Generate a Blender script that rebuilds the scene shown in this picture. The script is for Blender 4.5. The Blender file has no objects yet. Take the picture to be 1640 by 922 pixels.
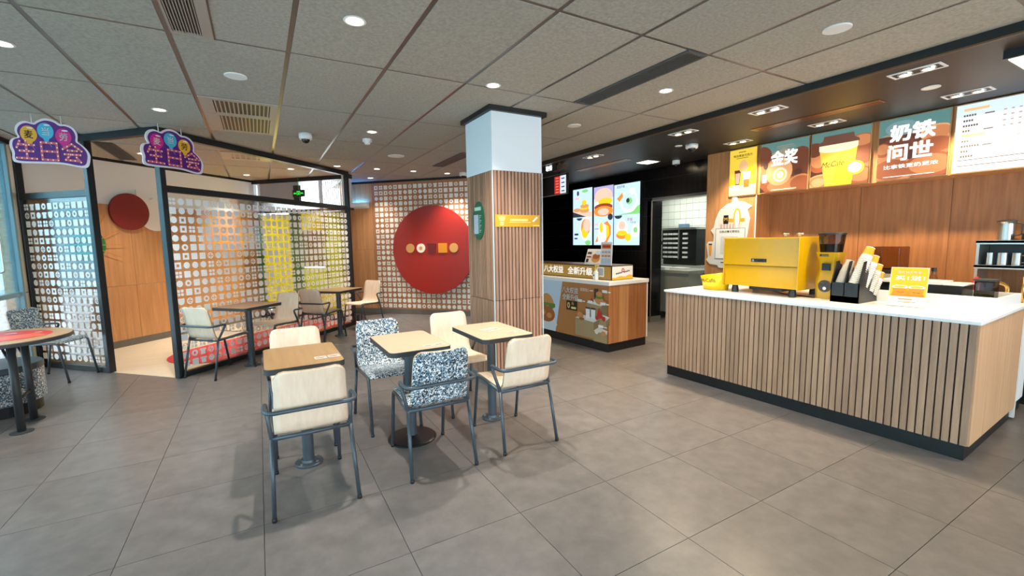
import bpy, math, random
from mathutils import Vector, Matrix
R_ = random.Random(7)
S = bpy.context.scene
COL = S.collection
PI = math.pi

# ------------------------------------------------------------------ camera
CAM_H = 1.4566
F_PX = 708.67
CR = Matrix(((0.86837730, -0.49565848, -0.01560602),
             (0.06612062, 0.08453757, 0.99422405),
             (0.49147628, 0.86439347, -0.10618376)))
cam = bpy.data.cameras.new('camera')
cam.sensor_width = 36.0
cam.lens = F_PX / 1640 * 36.0
cam.clip_start = 0.02
cam_o = bpy.data.objects.new('camera', cam)
COL.objects.link(cam_o)
m4 = Matrix.Identity(4)
for i in range(3):
    m4[i][0] = CR[0][i]; m4[i][1] = CR[1][i]; m4[i][2] = -CR[2][i]
m4[2][3] = CAM_H
cam_o.matrix_world = m4
S.camera = cam_o


def project(p):
    c = CR @ (Vector(p) - Vector((0, 0, CAM_H)))
    if c.z < 0.05:
        return None
    return 820 + F_PX * c.x / c.z, 461 - F_PX * c.y / c.z, c.z


# ------------------------------------------------------------------ world, exposure
wd = bpy.data.worlds.new('world')
S.world = wd
wd.use_nodes = True
bg = wd.node_tree.nodes['Background']
bg.inputs[0].default_value = (0.80, 0.91, 1.0, 1)
bg.inputs[1].default_value = 4.9
S.view_settings.view_transform = 'Standard'
S.view_settings.look = 'None'
S.view_settings.gamma = 1
S.view_settings.use_curve_mapping = False
S.view_settings.exposure = 0.36
DOWN_W = 150.0      # watts of a round downlight
SPOT_W = 50.0      # watts of one bulb of a twin spot
WARM = (1.0, 0.79, 0.52)
WHITE = (1.0, 0.93, 0.84)

# ------------------------------------------------------------------ helpers


def lin(c):
    return tuple(((v / 255 + 0.055) / 1.055) ** 2.4 if v > 10 else v / 255 / 12.92 for v in c[:3]) + (1,)


MATS = {}


def mat(name, col, rough=0.5, metal=0.0, emit=0.0, var=0.0, scale=(8, 8, 8), bump=0.0, col2=None, rnd=0.0, spec=0.5, detail=6, coat=0.0):
    """Principled material; col2 and var blend a noise grain in, rnd varies brightness from object to object."""
    if name in MATS:
        return MATS[name]
    m = bpy.data.materials.new(name)
    m.use_nodes = True
    nt = m.node_tree
    b = nt.nodes['Principled BSDF']
    c = lin(col)
    b.inputs['Base Color'].default_value = c
    b.inputs['Roughness'].default_value = rough
    b.inputs['Metallic'].default_value = metal
    b.inputs['Specular IOR Level'].default_value = spec
    b.inputs['Coat Weight'].default_value = coat
    src = None
    if var or col2 or bump:
        tc = nt.nodes.new('ShaderNodeTexCoord')
        mp = nt.nodes.new('ShaderNodeMapping')
        mp.inputs['Scale'].default_value = scale
        nt.links.new(tc.outputs['Object'], mp.inputs['Vector'])
        nz = nt.nodes.new('ShaderNodeTexNoise')
        nz.inputs['Scale'].default_value = 1.0
        nz.inputs['Detail'].default_value = detail
        nz.inputs['Roughness'].default_value = 0.6
        if rnd:
            oi0 = nt.nodes.new('ShaderNodeObjectInfo')
            ad = nt.nodes.new('ShaderNodeVectorMath'); ad.operation = 'SCALE'
            cx = nt.nodes.new('ShaderNodeCombineXYZ')
            for k in range(3):
                nt.links.new(oi0.outputs['Random'], cx.inputs[k])
            nt.links.new(cx.outputs[0], ad.inputs[0]); ad.inputs['Scale'].default_value = 37.0
            a2 = nt.nodes.new('ShaderNodeVectorMath'); a2.operation = 'ADD'
            nt.links.new(mp.outputs[0], a2.inputs[0]); nt.links.new(ad.outputs[0], a2.inputs[1])
            nt.links.new(a2.outputs[0], nz.inputs['Vector'])
        else:
            nt.links.new(mp.outputs[0], nz.inputs['Vector'])
        if col2 or var:
            rp = nt.nodes.new('ShaderNodeValToRGB')
            d = lin(col2) if col2 else tuple(x * (1 - var) for x in c[:3]) + (1,)
            e = c if col2 else tuple(min(1, x * (1 + var)) for x in c[:3]) + (1,)
            rp.color_ramp.elements[0].color = d
            rp.color_ramp.elements[1].color = e
            rp.color_ramp.elements[0].position = 0.3
            rp.color_ramp.elements[1].position = 0.7
            nt.links.new(nz.outputs['Fac'], rp.inputs[0])
            src = rp.outputs[0]
        if bump:
            bp = nt.nodes.new('ShaderNodeBump')
            bp.inputs['Strength'].default_value = bump
            bp.inputs['Distance'].default_value = 0.004
            nt.links.new(nz.outputs['Fac'], bp.inputs['Height'])
            nt.links.new(bp.outputs[0], b.inputs['Normal'])
    if rnd:
        oi = nt.nodes.new('ShaderNodeObjectInfo')
        mr = nt.nodes.new('ShaderNodeMapRange')
        mr.inputs['To Min'].default_value = 1 - rnd
        mr.inputs['To Max'].default_value = 1 + rnd
        nt.links.new(oi.outputs['Random'], mr.inputs['Value'])
        hs = nt.nodes.new('ShaderNodeHueSaturation')
        hs.inputs['Color'].default_value = c
        if src:
            nt.links.new(src, hs.inputs['Color'])
        nt.links.new(mr.outputs[0], hs.inputs['Value'])
        src = hs.outputs[0]
    if src:
        nt.links.new(src, b.inputs['Base Color'])
    if emit:
        b.inputs['Emission Color'].default_value = c
        b.inputs['Emission Strength'].default_value = emit
    MATS[name] = m
    return m


def wood(name, col, col2, axis='z', rnd=0.0, rough=0.45, f=26):
    s = {'x': (1.6, f, f), 'y': (f, 1.6, f), 'z': (f, f, 1.6)}[axis]
    return mat(name, col, rough, col2=col2, scale=s, rnd=rnd, detail=4)


def lit(name, col, e):
    """flat backlit print: gives off its own colour"""
    if name in MATS:
        return MATS[name]
    m = mat(name, col, 0.4, emit=e)
    m.node_tree.nodes['Principled BSDF'].inputs['Base Color'].default_value = tuple(x * 0.25 for x in lin(col)[:3]) + (1,)
    return m


def node_mat(name):
    m = bpy.data.materials.new(name)
    m.use_nodes = True
    m.node_tree.nodes.clear()
    MATS[name] = m
    out = m.node_tree.nodes.new('ShaderNodeOutputMaterial')
    return m, m.node_tree, out


def glass_mat(name, tint, gloss=0.08):
    m, nt, out = node_mat(name)
    t = nt.nodes.new('ShaderNodeBsdfTransparent'); t.inputs[0].default_value = tint
    g = nt.nodes.new('ShaderNodeBsdfGlossy'); g.inputs['Roughness'].default_value = 0.02
    fr = nt.nodes.new('ShaderNodeFresnel'); fr.inputs[0].default_value = 1.45
    mu = nt.nodes.new('ShaderNodeMath'); mu.operation = 'MULTIPLY'; mu.inputs[1].default_value = 0.8
    mx = nt.nodes.new('ShaderNodeMixShader')
    nt.links.new(fr.outputs[0], mu.inputs[0]); nt.links.new(mu.outputs[0], mx.inputs[0])
    nt.links.new(t.outputs[0], mx.inputs[1]); nt.links.new(g.outputs[0], mx.inputs[2])
    nt.links.new(mx.outputs[0], out.inputs[0])
    return m


def film_mat(name, col, trans=0.5):
    """translucent film or frosted vinyl: part diffuse, part lets light through"""
    m, nt, out = node_mat(name)
    a = nt.nodes.new('ShaderNodeBsdfDiffuse'); a.inputs[0].default_value = lin(col)
    b = nt.nodes.new('ShaderNodeBsdfTranslucent'); b.inputs[0].default_value = lin(col)
    mx = nt.nodes.new('ShaderNodeMixShader'); mx.inputs[0].default_value = trans
    nt.links.new(a.outputs[0], mx.inputs[1]); nt.links.new(b.outputs[0], mx.inputs[2])
    nt.links.new(mx.outputs[0], out.inputs[0])
    return m


def terrazzo_mat():
    m = mat('terrazzo print', (225, 232, 235), 0.35)
    nt = m.node_tree
    b = nt.nodes['Principled BSDF']
    tc = nt.nodes.new('ShaderNodeTexCoord')
    n1 = nt.nodes.new('ShaderNodeTexNoise'); n1.inputs['Scale'].default_value = 95; n1.inputs['Detail'].default_value = 1.5
    n1.inputs['Distortion'].default_value = 1.2
    n2 = nt.nodes.new('ShaderNodeTexNoise'); n2.inputs['Scale'].default_value = 60; n2.inputs['Detail'].default_value = 1
    nt.links.new(tc.outputs['Object'], n1.inputs['Vector'])
    mp = nt.nodes.new('ShaderNodeMapping'); mp.inputs['Location'].default_value = (5, 3, 9)
    nt.links.new(tc.outputs['Object'], mp.inputs['Vector']); nt.links.new(mp.outputs[0], n2.inputs['Vector'])
    r1 = nt.nodes.new('ShaderNodeValToRGB'); r1.color_ramp.interpolation = 'CONSTANT'
    r1.color_ramp.elements[0].color = lin((38, 48, 60)); r1.color_ramp.elements[1].color = (1, 1, 1, 1)
    r1.color_ramp.elements[1].position = 0.49
    r2 = nt.nodes.new('ShaderNodeValToRGB'); r2.color_ramp.interpolation = 'CONSTANT'
    r2.color_ramp.elements[0].color = lin((128, 160, 178)); r2.color_ramp.elements[1].color = lin((236, 240, 240))
    r2.color_ramp.elements[1].position = 0.48
    nt.links.new(n1.outputs['Fac'], r1.inputs[0]); nt.links.new(n2.outputs['Fac'], r2.inputs[0])
    mx = nt.nodes.new('ShaderNodeMix'); mx.data_type = 'RGBA'; mx.blend_type = 'MULTIPLY'; mx.inputs[0].default_value = 1
    nt.links.new(r1.outputs[0], mx.inputs[6]); nt.links.new(r2.outputs[0], mx.inputs[7])
    nt.links.new(mx.outputs[2], b.inputs['Base Color'])
    return m


WMAT = {}   # world matrices of the Empties, known before the depsgraph runs


def thing(name, label, cat, loc=(0, 0, 0), rz=0.0, group=None, xdir=None):
    o = bpy.data.objects.new(name, None)
    COL.objects.link(o)
    if xdir is not None:
        rz = math.atan2(xdir[1], xdir[0])
    o.location = loc
    o.rotation_euler = (0, 0, rz)
    o.empty_display_size = 0.1
    WMAT[o.name] = Matrix.Translation(loc) @ Matrix.Rotation(rz, 4, 'Z')
    return tag(o, label, cat, group)


def tag(o, label, cat, group=None):
    o['label'] = label
    o['category'] = cat
    if group:
        o['group'] = group
    return o


def struct(o):
    o['kind'] = 'structure'
    return o


class MB:
    """collects shapes into one mesh"""

    def __init__(s):
        s.v, s.f, s.mi, s.sm = [], [], [], []
        s.cur = 0
        s.smooth = False

    def add(s, vs, fs):
        o = len(s.v)
        s.v += [tuple(p) for p in vs]
        for f in fs:
            s.f.append([i + o for i in f]); s.mi.append(s.cur); s.sm.append(s.smooth)
        return s

    def box(s, x0, x1, y0, y1, z0, z1, M=None):
        vs = [Vector((x, y, z)) for x in (x0, x1) for y in (y0, y1) for z in (z0, z1)]
        if M: vs = [M @ p for p in vs]
        return s.add(vs, [(0, 1, 3, 2), (4, 6, 7, 5), (0, 4, 5, 1), (2, 3, 7, 6), (0, 2, 6, 4), (1, 5, 7, 3)])

    def prism(s, pts, z0, z1, M=None):
        """2D outline (counter-clockwise) raised from z0 to z1"""
        n = len(pts)
        vs = [Vector((x, y, z0)) for x, y in pts] + [Vector((x, y, z1)) for x, y in pts]
        if M: vs = [M @ p for p in vs]
        return s.add(vs, [tuple(range(n - 1, -1, -1)), tuple(range(n, 2 * n))] + [(i, (i + 1) % n, n + (i + 1) % n, n + i) for i in range(n)])

    def tube(s, pts, r, n=10, caps=True, closed=False):
        pts = [Vector(p) for p in pts]
        k = len(pts)
        rr = r if isinstance(r, (list, tuple)) else [r] * k
        t0 = (pts[1] - pts[0]).normalized()
        up = Vector((0, 0, 1)) if abs(t0.z) < 0.9 else Vector((1, 0, 0))
        a = t0.cross(up).normalized()
        vs, fs = [], []
        for i, p in enumerate(pts):
            if closed: t = (pts[(i + 1) % k] - pts[i - 1]).normalized()
            elif i == 0: t = t0
            elif i == k - 1: t = (pts[-1] - pts[-2]).normalized()
            else: t = ((pts[i + 1] - p).normalized() + (p - pts[i - 1]).normalized()).normalized()
            a = (a - t * a.dot(t)).normalized()
            b = t.cross(a)
            for j in range(n):
                w = 2 * PI * j / n
                vs.append(p + (a * math.cos(w) + b * math.sin(w)) * rr[i])
        for i in range(k if closed else k - 1):
            i2 = (i + 1) % k
            for j in range(n):
                j2 = (j + 1) % n
                fs.append((i * n + j, i * n + j2, i2 * n + j2, i2 * n + j))
        if caps and not closed:
            fs.append(tuple(range(n - 1, -1, -1))); fs.append(tuple(range((k - 1) * n, k * n)))
        sm = s.smooth; s.smooth = True
        s.add(vs, fs)
        s.smooth = sm
        return s

    def lathe(s, prof, n=24, M=None, cap0=True, cap1=True):
        """(radius, height) profile turned about z"""
        vs, fs = [], []
        for r, z in prof:
            for j in range(n):
                w = 2 * PI * j / n
                vs.append(Vector((r * math.cos(w), r * math.sin(w), z)))
        for i in range(len(prof) - 1):
            for j in range(n):
                j2 = (j + 1) % n
                fs.append((i * n + j, i * n + j2, (i + 1) * n + j2, (i + 1) * n + j))
        if cap0: fs.append(tuple(range(n - 1, -1, -1)))
        if cap1: fs.append(tuple(range((len(prof) - 1) * n, len(prof) * n)))
        if M: vs = [M @ p for p in vs]
        return s.add(vs, fs)

    def sphere(s, c, r, n=16, m=10, sc=(1, 1, 1), M=None):
        prof = [(max(1e-4, r * math.sin(PI * i / m)), -r * math.cos(PI * i / m)) for i in range(m + 1)]
        T = Matrix.Translation(c) @ Matrix.Diagonal((*sc, 1))
        if M: T = M @ T
        sm = s.smooth; s.smooth = True
        s.lathe(prof, n, T); s.smooth = sm
        return s

    def build(s, name, mats, parent=None, world=False, bevel=0.0, smooth=None):
        if not isinstance(mats, (list, tuple)): mats = [mats]
        vs = s.v
        if parent is not None and world:
            inv = WMAT[parent.name].inverted()
            vs = [tuple(inv @ Vector(p)) for p in vs]
        me = bpy.data.meshes.new(name)
        me.from_pydata(vs, [], s.f)
        for m in mats: me.materials.append(m)
        me.polygons.foreach_set('material_index', s.mi)
        me.polygons.foreach_set('use_smooth', s.sm)
        me.update()
        o = bpy.data.objects.new(name, me)
        COL.objects.link(o)
        if parent is not None: o.parent = parent
        if bevel:
            b = o.modifiers.new('bevel', 'BEVEL'); b.width = bevel; b.segments = 2; b.limit_method = 'ANGLE'; b.angle_limit = 0.9
        return o


def fillet(pts, r, n=5):
    """round the corners of a polyline"""
    pts = [Vector(p) for p in pts]
    out = [pts[0]]
    for i in range(1, len(pts) - 1):
        a, b, c = pts[i - 1], pts[i], pts[i + 1]
        d1, d2 = (a - b), (c - b)
        q = min(r, d1.length * 0.49, d2.length * 0.49)
        p1, p2 = b + d1.normalized() * q, b + d2.normalized() * q
        for k in range(n + 1):
            t = k / n
            out.append(p1 * (1 - t) ** 2 + b * 2 * t * (1 - t) + p2 * t * t)
    out.append(pts[-1])
    return out


def rrect(w, h, r, n=5, cx=0, cy=0):
    pts = []
    for sx, sy, a0 in ((1, 1, 0), (-1, 1, 90), (-1, -1, 180), (1, -1, 270)):
        for k in range(n + 1):
            a = math.radians(a0 + 90 * k / n)
            pts.append((cx + sx * (w / 2 - r) + r * math.cos(a), cy + sy * (h / 2 - r) + r * math.sin(a)))
    return pts


def circ(cx, cy, rx, ry=None, n=24, a0=0, a1=360):
    ry = rx if ry is None else ry
    full = abs(a1 - a0) >= 360
    k = n if full else n + 1
    return [(cx + rx * math.cos(math.radians(a0 + (a1 - a0) * i / n)), cy + ry * math.sin(math.radians(a0 + (a1 - a0) * i / n))) for i in range(k)]


GLYPH = {}


def glyphs(txt, off=0.0):
    off = 0.0
    if (txt, off) in GLYPH: return GLYPH[(txt, off)]
    c = bpy.data.curves.new('lettering', 'FONT'); c.body = txt; c.resolution_u = 2; c.offset = off
    o = bpy.data.objects.new('lettering', c); COL.objects.link(o)
    dg = bpy.context.evaluated_depsgraph_get()
    me = bpy.data.meshes.new_from_object(o.evaluated_get(dg))
    v = [(p.co.x, p.co.y) for p in me.vertices]; f = [tuple(p.vertices) for p in me.polygons]
    bpy.data.objects.remove(o); bpy.data.curves.remove(c); bpy.data.meshes.remove(me)
    GLYPH[(txt, off)] = (v, f)
    return v, f


class Print:
    """thin printed layers on a plane: origin o, u to the right, v up, as the viewer sees it"""

    def __init__(s, o, u, v=(0, 0, 1), step=0.0006):
        s.o, s.u, s.v = Vector(o), Vector(u).normalized(), Vector(v).normalized()
        s.n = s.u.cross(s.v)
        s.mb = MB(); s.mats = []; s.k = 1; s.step = step

    def P(s, x, y, z): return s.o + s.u * x + s.v * y + s.n * z

    def m(s, mt):
        if mt not in s.mats: s.mats.append(mt)
        s.mb.cur = s.mats.index(mt)

    def poly(s, pts, mt, same=False):
        s.m(mt)
        if not same: s.k += 1
        s.mb.add([s.P(x, y, s.k * s.step) for x, y in pts], [tuple(range(len(pts)))])
        return s

    def rect(s, x, y, w, h, mt, r=0, same=False):
        return s.poly(rrect(w, h, r, 4, x + w / 2, y + h / 2) if r else [(x, y), (x + w, y), (x + w, y + h), (x, y + h)], mt, same)

    def disc(s, cx, cy, rx, mt, ry=None, n=24, a0=0, a1=360): return s.poly(circ(cx, cy, rx, ry, n, a0, a1), mt)

    def text(s, t, cx, cy, h, mt, w=None, off=0.0, skew=0.0, rot=0.0):
        v, f = glyphs(t)
        if not v: return s
        x0, x1 = min(p[0] for p in v), max(p[0] for p in v); y0, y1 = min(p[1] for p in v), max(p[1] for p in v)
        ky = h / (y1 - y0); kx = (w / (x1 - x0)) if w else ky
        s.m(mt); s.k += 1
        ca, sa = math.cos(rot), math.sin(rot)
        # bold strokes: the same outline laid down again a hair to each side
        for dx, dy in (((-1, -1), (1, -1), (1, 1), (-1, 1)) if off else ((0, 0),)):
            q = []
            for x, y in v:
                X, Y = (x - (x0 + x1) / 2 + dx * off) * kx + (y - (y0 + y1) / 2) * ky * skew, (y - (y0 + y1) / 2 + dy * off) * ky
                q.append(s.P(cx + X * ca - Y * sa, cy + X * sa + Y * ca, s.k * s.step))
            s.mb.add(q, f)
        return s

    def build(s, name, parent=None): return s.mb.build(name, s.mats, parent, world=parent is not None)


def copy_tree(root, loc, rz, label, group=None):
    r = root.copy(); COL.objects.link(r); r.location = loc; r.rotation_euler = (0, 0, rz)
    WMAT[r.name] = Matrix.Translation(loc) @ Matrix.Rotation(rz, 4, 'Z')
    r['label'] = label
    if group: r['group'] = group
    for ch in root.children:
        c = ch.copy(); COL.objects.link(c); c.parent = r
        for g in ch.children:
            d = g.copy(); COL.objects.link(d); d.parent = c
    return r


def spot(parent, name, loc, watts, col, ang=110, blend=0.6, size=0.04, tilt=None):
    l = bpy.data.lights.new(name, 'SPOT'); l.energy = watts; l.color = col
    l.spot_size = math.radians(ang); l.spot_blend = blend; l.shadow_soft_size = size
    o = bpy.data.objects.new(name, l); COL.objects.link(o)
    o.parent = parent
    o.location = loc
    if tilt: o.rotation_euler = tilt
    return o


# ------------------------------------------------------------------ materials
m_tile = mat('grey stone tile', (118, 112, 108), 0.33, col2=(99, 94, 91), scale=(9, 9, 9), bump=0.12, rnd=0.05, detail=9)
m_grout = mat('dark grout', (62, 58, 55), 0.8)
m_ceil = mat('grey felt ceiling board', (176, 170, 158), 0.95, col2=(150, 144, 133), scale=(55, 55, 55), rnd=0.03, bump=0.25)
m_grid = mat('dull copper grey metal strip', (112, 100, 92), 0.3, metal=0.5)
m_black = mat('matt black paint', (20, 20, 21), 0.45)
m_soffit = mat('brown black soffit paint', (38, 35, 32), 0.5)
m_frame = mat('black aluminium frame', (24, 26, 28), 0.35)
m_white = mat('white paint', (226, 226, 222), 0.7)
m_wood = wood('oak veneer wall panel', (206, 150, 100), (178, 124, 78), 'z', rnd=0.05)
m_woodr = wood('red oak veneer panel', (180, 120, 72), (148, 94, 54), 'z', rnd=0.05)
m_slat = wood('oak slat', (188, 150, 120), (158, 122, 96), 'z', rnd=0.12)
m_slatp = wood('walnut toned oak slat', (178, 138, 112), (142, 106, 84), 'z', rnd=0.2)
m_ply = wood('pale birch plywood', (246, 222, 196), (232, 205, 176), 'z', f=34, rough=0.4)
m_plyh = wood('birch plywood edge', (186, 158, 122), (160, 132, 100), 'y', f=60)
m_tabw = wood('tan wood laminate', (180, 144, 100), (164, 126, 84), 'y', f=30, rough=0.35)
m_tabc = mat('cream laminate', (196, 176, 146), 0.35)
m_steel = mat('blue grey powder coated tube', (72, 82, 90), 0.38, metal=0.3)
m_dark = mat('charcoal edge band', (50, 53, 56), 0.5)
m_terr = terrazzo_mat()
m_baseb = mat('grey stone skirting', (104, 98, 90), 0.5, var=0.12, scale=(6, 6, 6))
m_corian = mat('white solid surface', (240, 238, 234), 0.25)
m_yel = mat('glossy yellow enamel', (204, 156, 4), 0.25, coat=0.2)
m_blackp = mat('black plastic', (22, 22, 24), 0.35)
m_stain = mat('brushed stainless steel', (190, 190, 186), 0.28, metal=0.9)
m_glass = glass_mat('clear pane', (0.97, 0.98, 0.98, 1))
m_glassb = glass_mat('blue tinted pane', (0.74, 0.92, 0.96, 1))
m_vinyl = film_mat('frosted white vinyl', (250, 251, 251), 0.4)
m_paper = mat('white paper', (236, 236, 234), 0.6)
m_ink = mat('dark ink', (52, 44, 42), 0.6)
m_red = mat('red lacquer disc', (158, 34, 22), 0.4)
m_lamp = mat('lit lamp glass', (255, 240, 215), 0.4, emit=14)
m_lampoff = mat('frosted lens', (232, 226, 214), 0.5)
m_wplast = mat('white plastic', (228, 228, 226), 0.4)

# ------------------------------------------------------------------ setting: floor
H = 2.70
SOF = 2.627
fl = struct(MB().box(-2.62, 9.0, -2.7, 11.2, -0.15, -0.006).build('floor', m_grout))
FX, FY, TP = 1.7299, 1.9376, 0.6
cand = []
for i in range(-8, 10):
    for j in range(-8, 16):
        x, y = FX + i * TP, FY + j * TP
        cx, cy = x + TP / 2, y + TP / 2
        if not (-2.45 < cx < 7.4 and -2.5 < cy < 10.1): continue
        if cx + cy > 5.13 + 0.45 and cy - cx > 6.825 + 0.45: continue
        if cx + cy > 11.9 and cx < 5.8: continue
        see = False
        for px, py in ((x, y), (x + TP, y), (x, y + TP), (x + TP, y + TP)):
            q = project((px, py, 0))
            if q and -20 < q[0] < 1660 and q[1] < 960: see = True
        cand.append((not see, math.hypot(cx, cy), x, y))
cand.sort()
tile_me = MB().box(0.0015, TP - 0.0015, 0.0015, TP - 0.0015, -0.006, 0.0).build('tile', m_tile, fl)
rest = MB()
for k, (hid, d, x, y) in enumerate(cand):
    if k == 0:
        tile_me.location = (x, y, 0)
    elif k < 290 and not hid:
        t = tile_me.copy(); COL.objects.link(t); t.location = (x, y, 0)
    else:
        rest.box(x + 0.0015, x + TP - 0.0015, y + 0.0015, y + TP - 0.0015, -0.006, 0)
rest.build('far_tiles', m_tile, fl)['kind'] = 'stuff'

m_beige = mat('beige plank floor', (232, 212, 184), 0.35, col2=(220, 198, 168), scale=(1.2, 14, 14))
AX = 5.13    # x + y of the booth front-left line
BX = 6.825   # y - x of the booth front-right line


def ab(s, d):  # point with x + y = s and y - x = d
    return ((s - d) / 2, (s + d) / 2)


pts = [ab(AX, BX), ab(10.05, BX), ab(10.05, 10.13), ab(AX, 10.13)]
bf = struct(MB().prism(pts, -0.02, 0.004).build('floor', m_beige))

# ------------------------------------------------------------------ ceiling with its boards
CA, CB, OX, OY = 0.62575, 1.2527, -1.0003, 3.3333
ce = struct(MB().prism([(-2.62, -2.7), (4.0, -2.7), (4.0, 7.5), (1.55, 9.95), (1.43, 8.68), (-0.02, 10.2), (-2.62, 7.6)], H - 0.003, H + 0.15).build('ceiling', m_grid))
GA, GB = 0.015, 0.014
vents = {(1, -1): 'narrow', (1, 1): 'none', (5, -1): 'left', (5, 2): 'left', (-1, 3): 'right'}
for i in range(-4, 8):
    for j in range(-6, 7):
        x0, x1 = OX + i * CA + GA, OX + (i + 1) * CA - GA
        y0, y1 = OY + j * CB + GB, OY + (j + 1) * CB - GB
        x0 = max(x0, -2.44); x1 = min(x1, 3.985)
        if x1 - x0 < 0.05: continue
        if (x0 + y0) > 11.4 or (x0 + y0 > 10.02 and x0 < 1.2) or y0 - x1 > 10.13 or y1 < -2.5: continue
        k = vents.get((i, j))
        if k == 'left': x1 = OX + (i + 1) * CA - 0.205
        if k == 'right': x0 = OX + i * CA + 0.205
        if k == 'narrow': x0 = OX + i * CA + 0.235
        if k == 'none': continue
        MB().box(x0, x1, y0, y1, H - 0.006, H + 0.003).build('ceiling_board', m_ceil, ce)

so = struct(MB().box(4.0, 6.2, -2.7, 10.4, SOF, SOF + 0.2).build('ceiling', m_soffit))
struct(MB().box(3.985, 4.0, -2.7, 10.4, SOF - 0.004, H + 0.01).build('trim_1', m_black))
struct(MB().box(3.978, 3.986, -2.7, 10.4, SOF - 0.004, SOF + 0.008).build('trim_2', mat('copper edge strip', (120, 92, 70), 0.35, metal=0.6)))

# ------------------------------------------------------------------ walls


def wallseg(name, p, q, z0, z1, m, th=0.1, back=1, parent=None):
    """upright slab whose visible face runs p to q; the body lies to the left (back=1) of that direction"""
    p, q = Vector(p), Vector(q)
    d = (q - p).normalized(); n = Vector((-d.y, d.x)) * th * back
    pts = [tuple(p), tuple(q), tuple(q + n), tuple(p + n)]
    if back < 0: pts.reverse()
    o = MB().prism(pts, z0, z1).build(name, m, parent)
    return o if parent else struct(o)


def face_panels(parent, p, u, spans, rows, m, gap=0.004, th=0.008):
    """panels of wood laid on a wall face: p start (x, y), u direction, normal to the viewer = u x z"""
    u = Vector((u[0], u[1], 0)).normalized(); n = u.cross(Vector((0, 0, 1)))
    for a, b in spans:
        for z0, z1 in rows:
            mb = MB()
            M = Matrix(((u.x, n.x, 0, p[0]), (u.y, n.y, 0, p[1]), (0, 0, 1, 0), (0, 0, 0, 1)))
            mb.box(a + gap / 2, b - gap / 2, 0, th, z0 + gap / 2, z1 - gap / 2, M)
            mb.build('panel', m, parent)


D = 1 / math.sqrt(2)
# left: pier beside the glazing
wl = wallseg('wall_left', (-2.45, 7.38), (-2.45, 7.66), 0, H, mat('warm beige wall', (214, 196, 172), 0.6), 0.15, 1)
MB().box(-2.452, -2.444, 7.375, 7.66, 2.1, H).build('upper_paint', m_white, wl)
MB().box(-2.452, -2.442, 7.375, 7.66, 0.93, 0.936).build('joint', m_grout, wl)
# glazing on the left, floor to ceiling
w1 = struct(MB().box(-2.52, -2.40, -2.6, 7.38, 2.64, H).box(-2.52, -2.40, -2.6, 7.38, -0.006, 0.05).build('window_1', mat('violet black aluminium', (36, 30, 52), 0.4)))
m_teal = mat('grey blue window frame', (120, 150, 160), 0.4)
for k in range(9):
    y = 7.33 - k * 1.2
    MB().box(-2.50, -2.43, y, y + 0.05, 0.05, 2.64).build('mullion', m_teal, w1)
for k in range(8):
    y = 7.33 - k * 1.2
    MB().box(-2.49, -2.44, y - 1.15, y, 0.90, 0.95).build('rail', m_teal, w1)
    MB().box(-2.47, -2.462, y - 1.15, y, 0.95, 2.64).build('pane', m_glassb, w1)
    MB().box(-2.47, -2.462, y - 1.15, y, 0.05, 0.90).build('lower_pane', m_glass, w1)
MB().tube(fillet([(-2.47, 6.85, 1.2), (-2.40, 6.85, 1.2), (-2.40, 6.85, 1.6), (-2.47, 6.85, 1.6)], 0.03), 0.012).build('handle', m_stain, w1)
# behind the camera: glazed shop front
w3 = struct(MB().box(-2.5, 6.2, -2.66, -2.55, 2.5, H).box(-2.5, 6.2, -2.66, -2.55, -0.006, 0.08).build('window_3', m_frame))
for k in range(8):
    x = -2.5 + k * 1.23
    MB().box(x, x + 0.06, -2.64, -2.57, 0.08, 2.5).build('mullion', m_frame, w3)
for k in range(7):
    x = -2.44 + k * 1.23
    MB().box(x, x + 1.17, -2.61, -2.602, 0.08, 2.5).build('pane', m_glass, w3)

# booth: solid wall on its far left side
PL0, PL1 = ab(AX - 0.1, 10.13), ab(10.18, 10.13)
wb = wallseg('wall_booth', PL0, PL1, 0, 2.66, m_white, 0.12, 1)
u45 = (D, D)
q0 = ab(AX, 10.13)
LB = 4.95 / math.sqrt(2)
sp = [(k * 0.61 + 0.02, min(k * 0.61 + 0.63, LB)) for k in range(6)]
face_panels(wb, q0, u45, sp, [(0.1, 0.895), (0.895, 2.06)], m_wood)
struct(MB().prism([ab(AX, 10.13), ab(AX, 10.115), ab(10.05, 10.115), ab(10.05, 10.13)], 0.004, 0.105).build('baseboard_booth', m_baseb))
struct(MB().prism([ab(AX, 10.14), ab(AX, 10.12), ab(10.07, 10.12), ab(10.07, 10.14)], 2.655, H).build('trim_3', m_black))

# booth: window wall with yellow film and green boards
um = (D, -D)
WL = 1.55 * math.sqrt(2)            # length from corner (-.04, 10.09)
wo = ab(10.05, 10.13)


def wpt(a, z, off=0.0):  # a along the window wall from its left corner
    return Vector((wo[0] + a * D - off * D, wo[1] - a * D - off * D, z))


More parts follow.
